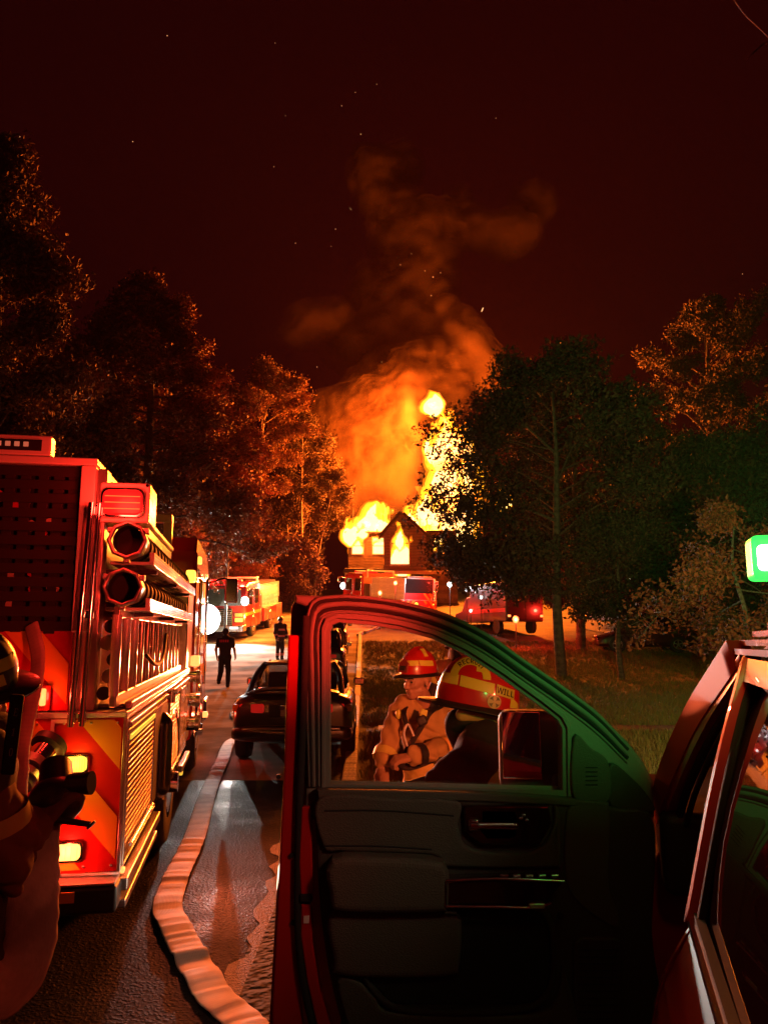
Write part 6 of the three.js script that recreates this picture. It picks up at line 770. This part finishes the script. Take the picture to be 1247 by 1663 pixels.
// ---------- other vehicles ----------
function makeCar(paint, o = {}) {
  const g = new THREE.Group(), k = o.tall ?? 0, tint = std([0.5, 0.5, 0.48], 0, 0, { transmission: 1, thickness: 0, ior: 1.5 });
  const lo = [[-2.15, 0.56, 0.5, 0.16], [-2.06, 0.74, 0.5, 0.24], [-1.7, 0.82, 0.53, 0.29], [-0.8, 0.84, 0.57 + k * 0.1, 0.33 + k * 0.1], [0.5, 0.845, 0.58 + k * 0.12, 0.34 + k * 0.12], [1.4, 0.84, 0.6 + k * 0.12, 0.35 + k * 0.12], [1.9, 0.82, 0.62 + k * 0.12, 0.35 + k * 0.12], [2.06, 0.77, 0.63 + k * 0.12, 0.31 + k * 0.1], [2.13, 0.68, 0.62 + k * 0.1, 0.24 + k * 0.1]].map(([z, hx, y, hy]) => ({ z, hx, y, hy, n: 4.5 }));
  mk('car_body', loft(lo, 40), paint, g);
  const T = 1.33 + k * 0.42, zr = k ? 1.95 : 1.72, zt = k ? 1.55 : 0.95, B = 0.9 + k * 0.2;
  const gh = [[-0.95, 0.66, B - 0.04, 0.05], [-0.25, 0.66, (B + T) / 2 - 0.08, (T - B) / 2 + 0.02], [0.2, 0.655, (B + T) / 2 - 0.03, (T - B) / 2 + 0.03], [zt, 0.645, (B + T) / 2 - 0.04, (T - B) / 2 + 0.02], [zr, 0.62, B - 0.0, k ? 0.28 : 0.07]].map(([z, hx, y, hy]) => ({ z, hx, y, hy, n: 3.6 }));
  mk('window_glass', loft(gh, 36), k ? M.glassDark : tint, g);
  mk('roof', loft([[-0.3, 0.5, T - 0.02, 0.01], [-0.1, 0.56, T - 0.015, 0.022], [zt - 0.1, 0.56, T - 0.015, 0.022], [zt + 0.03, 0.5, T - 0.03, 0.012]].map(([z, hx, y, hy]) => ({ z, hx, y, hy, n: 3 })), 24), paint, g);
  for (const s of [1, -1]) { mk('pillar', tube([[s * 0.7, B - 0.02, -0.9], [s * 0.63, T - 0.12, -0.3], [s * 0.55, T - 0.02, -0.05]], 0.03, 16, 6), paint, g); mk('pillar', tube([[s * 0.68, B, 0.35], [s * 0.66, B + 0.2, 0.35], [s * 0.55, T - 0.03, 0.35]], 0.028, 12, 6), paint, g); mk('pillar', tube([[s * 0.52, T - 0.03, zt - 0.1], [s * 0.6, T - 0.15, zt + 0.15], [s * 0.66, B - 0.02, zr + 0.05]], 0.045, 16, 6), paint, g); mk('belt_line', tube([[s * 0.71, B, -0.9], [s * 0.72, B + 0.01, 0.4], [s * 0.68, B, zr]], 0.022, 16, 6), M.black, g);
    const m = mk('side_mirror', at(bx(0.2, 0.13, 0.1, 0.04), s * 0.9, B + 0.06, -0.6), paint, g); mk('mirror_glass', at(bx(0.15, 0.09, 0.01, 0.004), s * 0.9, B + 0.06, -0.545), M.chrome, m);
    const tl = mk('tail_light', [at(ext(roundRect(-0.17, 0.17, -0.06, 0.06, 0.03), 0.05, 0.012), s * 0.53, 0.76 + k * 0.15, 2.07, 0, s * 0.16, 0)], std([0.5, 0.015, 0.012], 0.15, 0, { clearcoat: 1, emissive: col([0.25, 0.006, 0.004]) }), g); mk('turn_lens', at(ext(roundRect(-0.05, 0.05, -0.05, 0.05, 0.02), 0.05, 0.008), s * 0.735, 0.76 + k * 0.15, 2.015, 0, s * 0.55, 0), std([0.6, 0.2, 0.01], 0.15, 0, { clearcoat: 1 }), tl);
    mk('head_light', at(bx(0.34, 0.14, 0.12, 0.05), s * 0.55, 0.62, -2.07), M.glassDark, g);
  }
  if (!k) { mk('rear_spoiler', sweepRect([[-0.62, 0.95, 1.93], [-0.35, 1.0, 2.0], [0.35, 1.0, 2.0], [0.62, 0.95, 1.93]], 0.12, 0.025, [0, 1, 0.2]), paint, g); for (const x of [-0.32, 0.32]) mk('seat', [bb(x - 0.22, x + 0.22, 0.85, 1.16, 0.2, 0.34, 0.06, 2)], M.dark, g); mk('steering_wheel', at(new THREE.TorusGeometry(0.17, 0.015, 6, 20), -0.35, 0.95, -0.35, -0.4, 0, 0), M.black, g); }
  mk('rear_bumper', loft([[1.95, 0.82, 0.43, 0.12], [2.14, 0.8, 0.43, 0.11], [2.21, 0.68, 0.43, 0.08]].map(([z, hx, y, hy]) => ({ z, hx, y, hy, n: 4 })), 28), paint, g); mk('bumper_trim', at(bx(1.3, 0.035, 0.03, 0.012), 0, 0.5, 2.195), M.brushed, g);
  const pr = mk('plate_recess', at(bx(0.62, 0.17, 0.03, 0.02), 0, 0.73 + k * 0.1, 2.125), M.black, g); mk('licence_plate', at(bx(0.3, 0.15, 0.01, 0.005), 0, 0.73 + k * 0.1, 2.145), std([0.12, 0.12, 0.11], 0.5), pr);
  mk('exhaust', rod([0.5, 0.28, 1.95], [0.5, 0.27, 2.2], 0.03), M.brushed, g);
  for (const z of [-1.3, 1.3]) for (const s of [1, -1]) { const w = new THREE.Group(); w.name = 'wheel'; w.position.set(s * 0.74, 0.31 + k * 0.05, z); g.add(w); const r = 0.31 + k * 0.05; mk('tyre', new THREE.LatheGeometry([[0.2, -0.1], [r - 0.03, -0.1], [r, -0.06], [r, 0.06], [r - 0.03, 0.1], [0.2, 0.1]].map((p) => new THREE.Vector2(...p)), 28).rotateZ(Math.PI / 2), M.rubber, w); const rim = mk('rim', at(new THREE.TorusGeometry(0.2, 0.018, 6, 24), s * 0.095, 0, 0, 0, Math.PI / 2, 0), M.brushed, w); for (let i = 0; i < 5; i++) mk('spoke', at(bx(0.03, 0.2, 0.05, 0.01, 1), s * 0.09, 0, 0, i * Math.PI * 0.4, 0, 0).translate(0, Math.cos(i * Math.PI * 0.4) * 0.1, Math.sin(i * Math.PI * 0.4) * 0.1), M.brushed, w); mk('wheel_arch', at(new THREE.TorusGeometry(r + 0.06, 0.03, 6, 20, Math.PI), s * 0.79, r, z, 0, Math.PI / 2, 0), M.black, g); }
  return g;
}
const PARKED = 'cars parked along the kerb';
{
  const car = makeCar(M.blackPaint); car.name = nameIt('parked_car'); scene.add(car); car.position.set(-1.3, 0.006, -12.75); car.rotation.y = 0.03; tag(car, 'black hatchback seen from behind, parked on the hose left of the open door', 'car', PARKED);
  const suvPaint = std([0.05, 0.012, 0.012], 0.3, 0, { clearcoat: 1 }), suv = makeCar(suvPaint, { tall: 1 }); suv.name = nameIt('parked_car'); scene.add(suv); suv.position.set(-2.15, gY(0, -26.5), -27.5); suv.rotation.set(0.04, 0.03, 0); tag(suv, 'dark red tall car parked beyond the black hatchback', 'car', PARKED);
  const c2 = suv.clone(); c2.name = nameIt('parked_car'); scene.add(c2); c2.position.set(-2.5, gY(0, -36), -36.5); c2.rotation.x = 0.1; tag(c2, 'farthest parked car at the kerb, orange light along its roof edge', 'car', PARKED);
  const c3 = suv.clone(); c3.name = nameIt('parked_car'); scene.add(c3); c3.position.set(11.6, gY(0, -35) + 0.08, -35); c3.rotation.set(0, 1.5, 0); tag(c3, 'dark car side-on at the back of the lawn with a pale five spoke wheel', 'car');
}
{ const vanPaint = std([0.03, 0.006, 0.005], 0.35, 0, { clearcoat: 0.6 }); // rescue van and its lamps behind the silhouetted tree
  const x = 6.6, z = -42, g = thing('rescue_van', 'dark red rescue van with glowing red lamps, mostly hidden behind the silhouetted tree', 'van', [x, gY(x, z) + 0.07, z], 0.35);
  mk('box_body', bb(-1.1, 1.1, 0.6, 2.7, -2.2, 2.0, 0.08, 2), vanPaint, g); mk('cab', prism([[-2.2, 0.6], [-2.2, 2.1], [-2.9, 2.0], [-3.4, 1.3], [-4.3, 1.15], [-4.4, 0.6]], -1.0, 1.0, 0.06), vanPaint, g); mk('side_stripe', [bb(-1.112, -1.1, 1.1, 1.3, -2.1, 1.9, 0.004)], E_.chevR, g); mk('rear_door', bb(-1.0, -0.02, 0.7, 2.4, 2.0, 2.03, 0.02), vanPaint, g); mk('rear_door', bb(0.02, 1.0, 0.7, 2.4, 2.0, 2.03, 0.02), vanPaint, g); for (const s of [-0.5, 0.5]) mk('rear_window', bb(s - 0.25, s + 0.25, 1.6, 2.1, 2.03, 2.04, 0.004), M.glassDark, g);
  for (const [px, py, m, r] of [[-0.95, 2.58, E_.mark, 0.1], [0.95, 2.58, E_.mark, 0.1], [-0.95, 0.9, E_.mark, 0.08], [0.95, 0.9, E_.mark, 0.08]]) mk('lamp', at(bx(r * 2, r * 1.4, 0.05, 0.02), px, py, 2.05), m, g);
  for (const zz of [-3.2, 0.9]) for (const s of [1, -1]) mk('wheel', at(cyl(0.38, 0.38, 0.24, 22), s * 0.98, 0.38, zz, 0, 0, Math.PI / 2), M.rubber, g);
  g.updateMatrixWorld(); pl(RED, 14, W(g, -0.95, 2.58, 2.5), 4); pl(RED, 14, W(g, 0.95, 1.2, 2.6), 4);
}
{ // beacons and work lamps glimpsed through the leaves
  const lampOn = (label, x, y, d, m, s, c, I) => { const p = P(x, y, d), b = gY(p.x, p.z), g = thing('work_lamp', label, 'lamp', [p.x, b, p.z], 0, 'lamps glimpsed behind the trees'); mk('lamp_stand', [rod([0, 0, 0], [0, p.y - b - s, 0], 0.025), rod([0, 0.3, 0], [0.35, 0, 0.2], 0.015), rod([0, 0.3, 0], [-0.35, 0, 0.2], 0.015), rod([0, 0.3, 0], [0, 0, -0.4], 0.015)], M.dark, g); mk('lamp_housing', at(cyl(s * 0.8, s * 0.5, 0.16, 16), 0, p.y - b, -0.1, -Math.PI / 2, 0, 0), M.dark, g); mk('lamp_glass', new THREE.SphereGeometry(s * 0.75, 16, 12).scale(1, 1.2, 0.5).translate(0, p.y - b, 0), m, g); if (I) pl(c, I, [p.x, p.y, p.z + 0.15], 3); };
  const Wc = [0.9, 0.97, 1];
  lampOn('brightest white work lamp right of the burning house porch', 730, 949, 45, E_.white, 0.17, Wc, 22); lampOn('white work lamp second from the brightest, right of it', 757, 957, 43, E_.whiteSoft, 0.13); lampOn('wide pale work lamp between two white ones behind the leaves', 773, 961, 43, E_.whiteSoft, 0.14); lampOn('bluish white lamp low behind the leaves left of the rescue van', 781, 970, 42, E_.whiteSoft, 0.12); lampOn('low white lamp just above the door frame behind the leaves', 764, 992, 41, E_.whiteSoft, 0.1); lampOn('low white lamp right of the others near the rescue van', 811, 986, 41, E_.whiteSoft, 0.13);
  lampOn('upper red beacon lamp behind the silhouetted tree', 806, 962, 41, E_.mark, 0.2, RED, 45); lampOn('lower red beacon lamp nearer the lawn behind the silhouetted tree', 837, 1006, 36, E_.mark, 0.19, RED, 45); lampOn('red lamp close to the burning porch, low at the left', 617, 963, 44, E_.mark, 0.16, RED, 40); lampOn('red lamp in front of the gable of the burning house', 642, 947, 44, E_.mark, 0.15, RED, 40); lampOn('small red lamp far right of the beacons among the leaves', 940, 996, 40, E_.warn, 0.16, RED, 12); lampOn('yellow lamp just above the door frame near the house corner', 676, 982, 42, E_.amber, 0.14);
}
{ // pale house at the back of the lawn
  const x = 16.6, z = -48, y = gY(x, z), g = thing('neighbour_house', 'pale single storey house with lit wall glimpsed at the back of the lawn', 'house', [x, y, z], -0.2), wall = std([0.62, 0.58, 0.5], 0.8, 0, { bumpMap: rep(T_fine, 3), bumpScale: 0.003 });
  mk('wall', bb(-4, 4, 0, 2.8, -6, 0, 0.02), wall, g); mk('roof', prism([[0.5, 2.7], [-3, 4.6], [-6.5, 2.7]], -4.4, 4.4, 0.02), std([0.06, 0.055, 0.05], 0.9), g); const gd = mk('garage_door', bb(-3.2, -0.4, 0.05, 2.2, 0.0, 0.04, 0.01), M.whitePaint, g); for (let i = 1; i < 4; i++) mk('panel_joint', bb(-3.2, -0.4, 0.05 + i * 0.54, 0.07 + i * 0.54, 0.04, 0.047, 0.002), M.dark, gd); mk('window', bb(1.2, 2.4, 1.0, 2.1, 0, 0.04, 0.01), M.glassDark, g);
  mk('porch_lamp', at(bx(0.14, 0.24, 0.14, 0.03), -0.1, 2.3, 0.12), E_.whiteSoft, g); g.updateMatrixWorld(); pl([1, 0.92, 0.72], 14, W(g, -0.1, 2.2, 0.7), 3);
}
{ // twig with one leaf hanging into the top right corner
  const g = thing('overhanging_twig', 'bare twig with a single reddish leaf hanging into the top right corner', 'twig', P(1260, 20, 3).toArray()), o = P(1260, 20, 3), q = (x, y) => P(x, y, 3).sub(o);
  mk('stem', tube([q(1185, -12), q(1196, 6), q(1212, 27), q(1230, 44), q(1250, 64), q(1275, 95)], 0.0022, 30, 5), std([0.3, 0.08, 0.06], 0.7), g);
  const lf = new THREE.BufferGeometry(), p = [], ind = []; const a = q(1244, 72), b = q(1210, 100); for (let i = 0; i <= 10; i++) { const t = i / 10, c = a.clone().lerp(b, t), w = 0.017 * Math.sin(Math.PI * t) ** 0.8, n = V(0.5, 0.75, 0.3).normalize(); c.y += 0.012 * Math.sin(Math.PI * t); c.z += 0.008 * Math.sin(t * 9); for (const s of [-1, 0, 1]) p.push(c.x + n.x * w * s, c.y + n.y * w * s, c.z + (s ? 0.006 : 0)); } for (let i = 0; i < 10; i++) for (const k of [0, 1]) { const m = i * 3 + k; ind.push(m, m + 1, m + 3, m + 1, m + 4, m + 3); } lf.setAttribute('position', new THREE.Float32BufferAttribute(p, 3)); lf.setIndex(ind); lf.computeVertexNormals(); mk('leaf', lf, std([0.35, 0.1, 0.04], 0.6), g);
  mk('stalk', tube([q(1243, 72), q(1250, 68), q(1258, 74)], 0.0015, 10, 5), std([0.3, 0.08, 0.06], 0.7), g);
}
renderer.render(scene, camera);
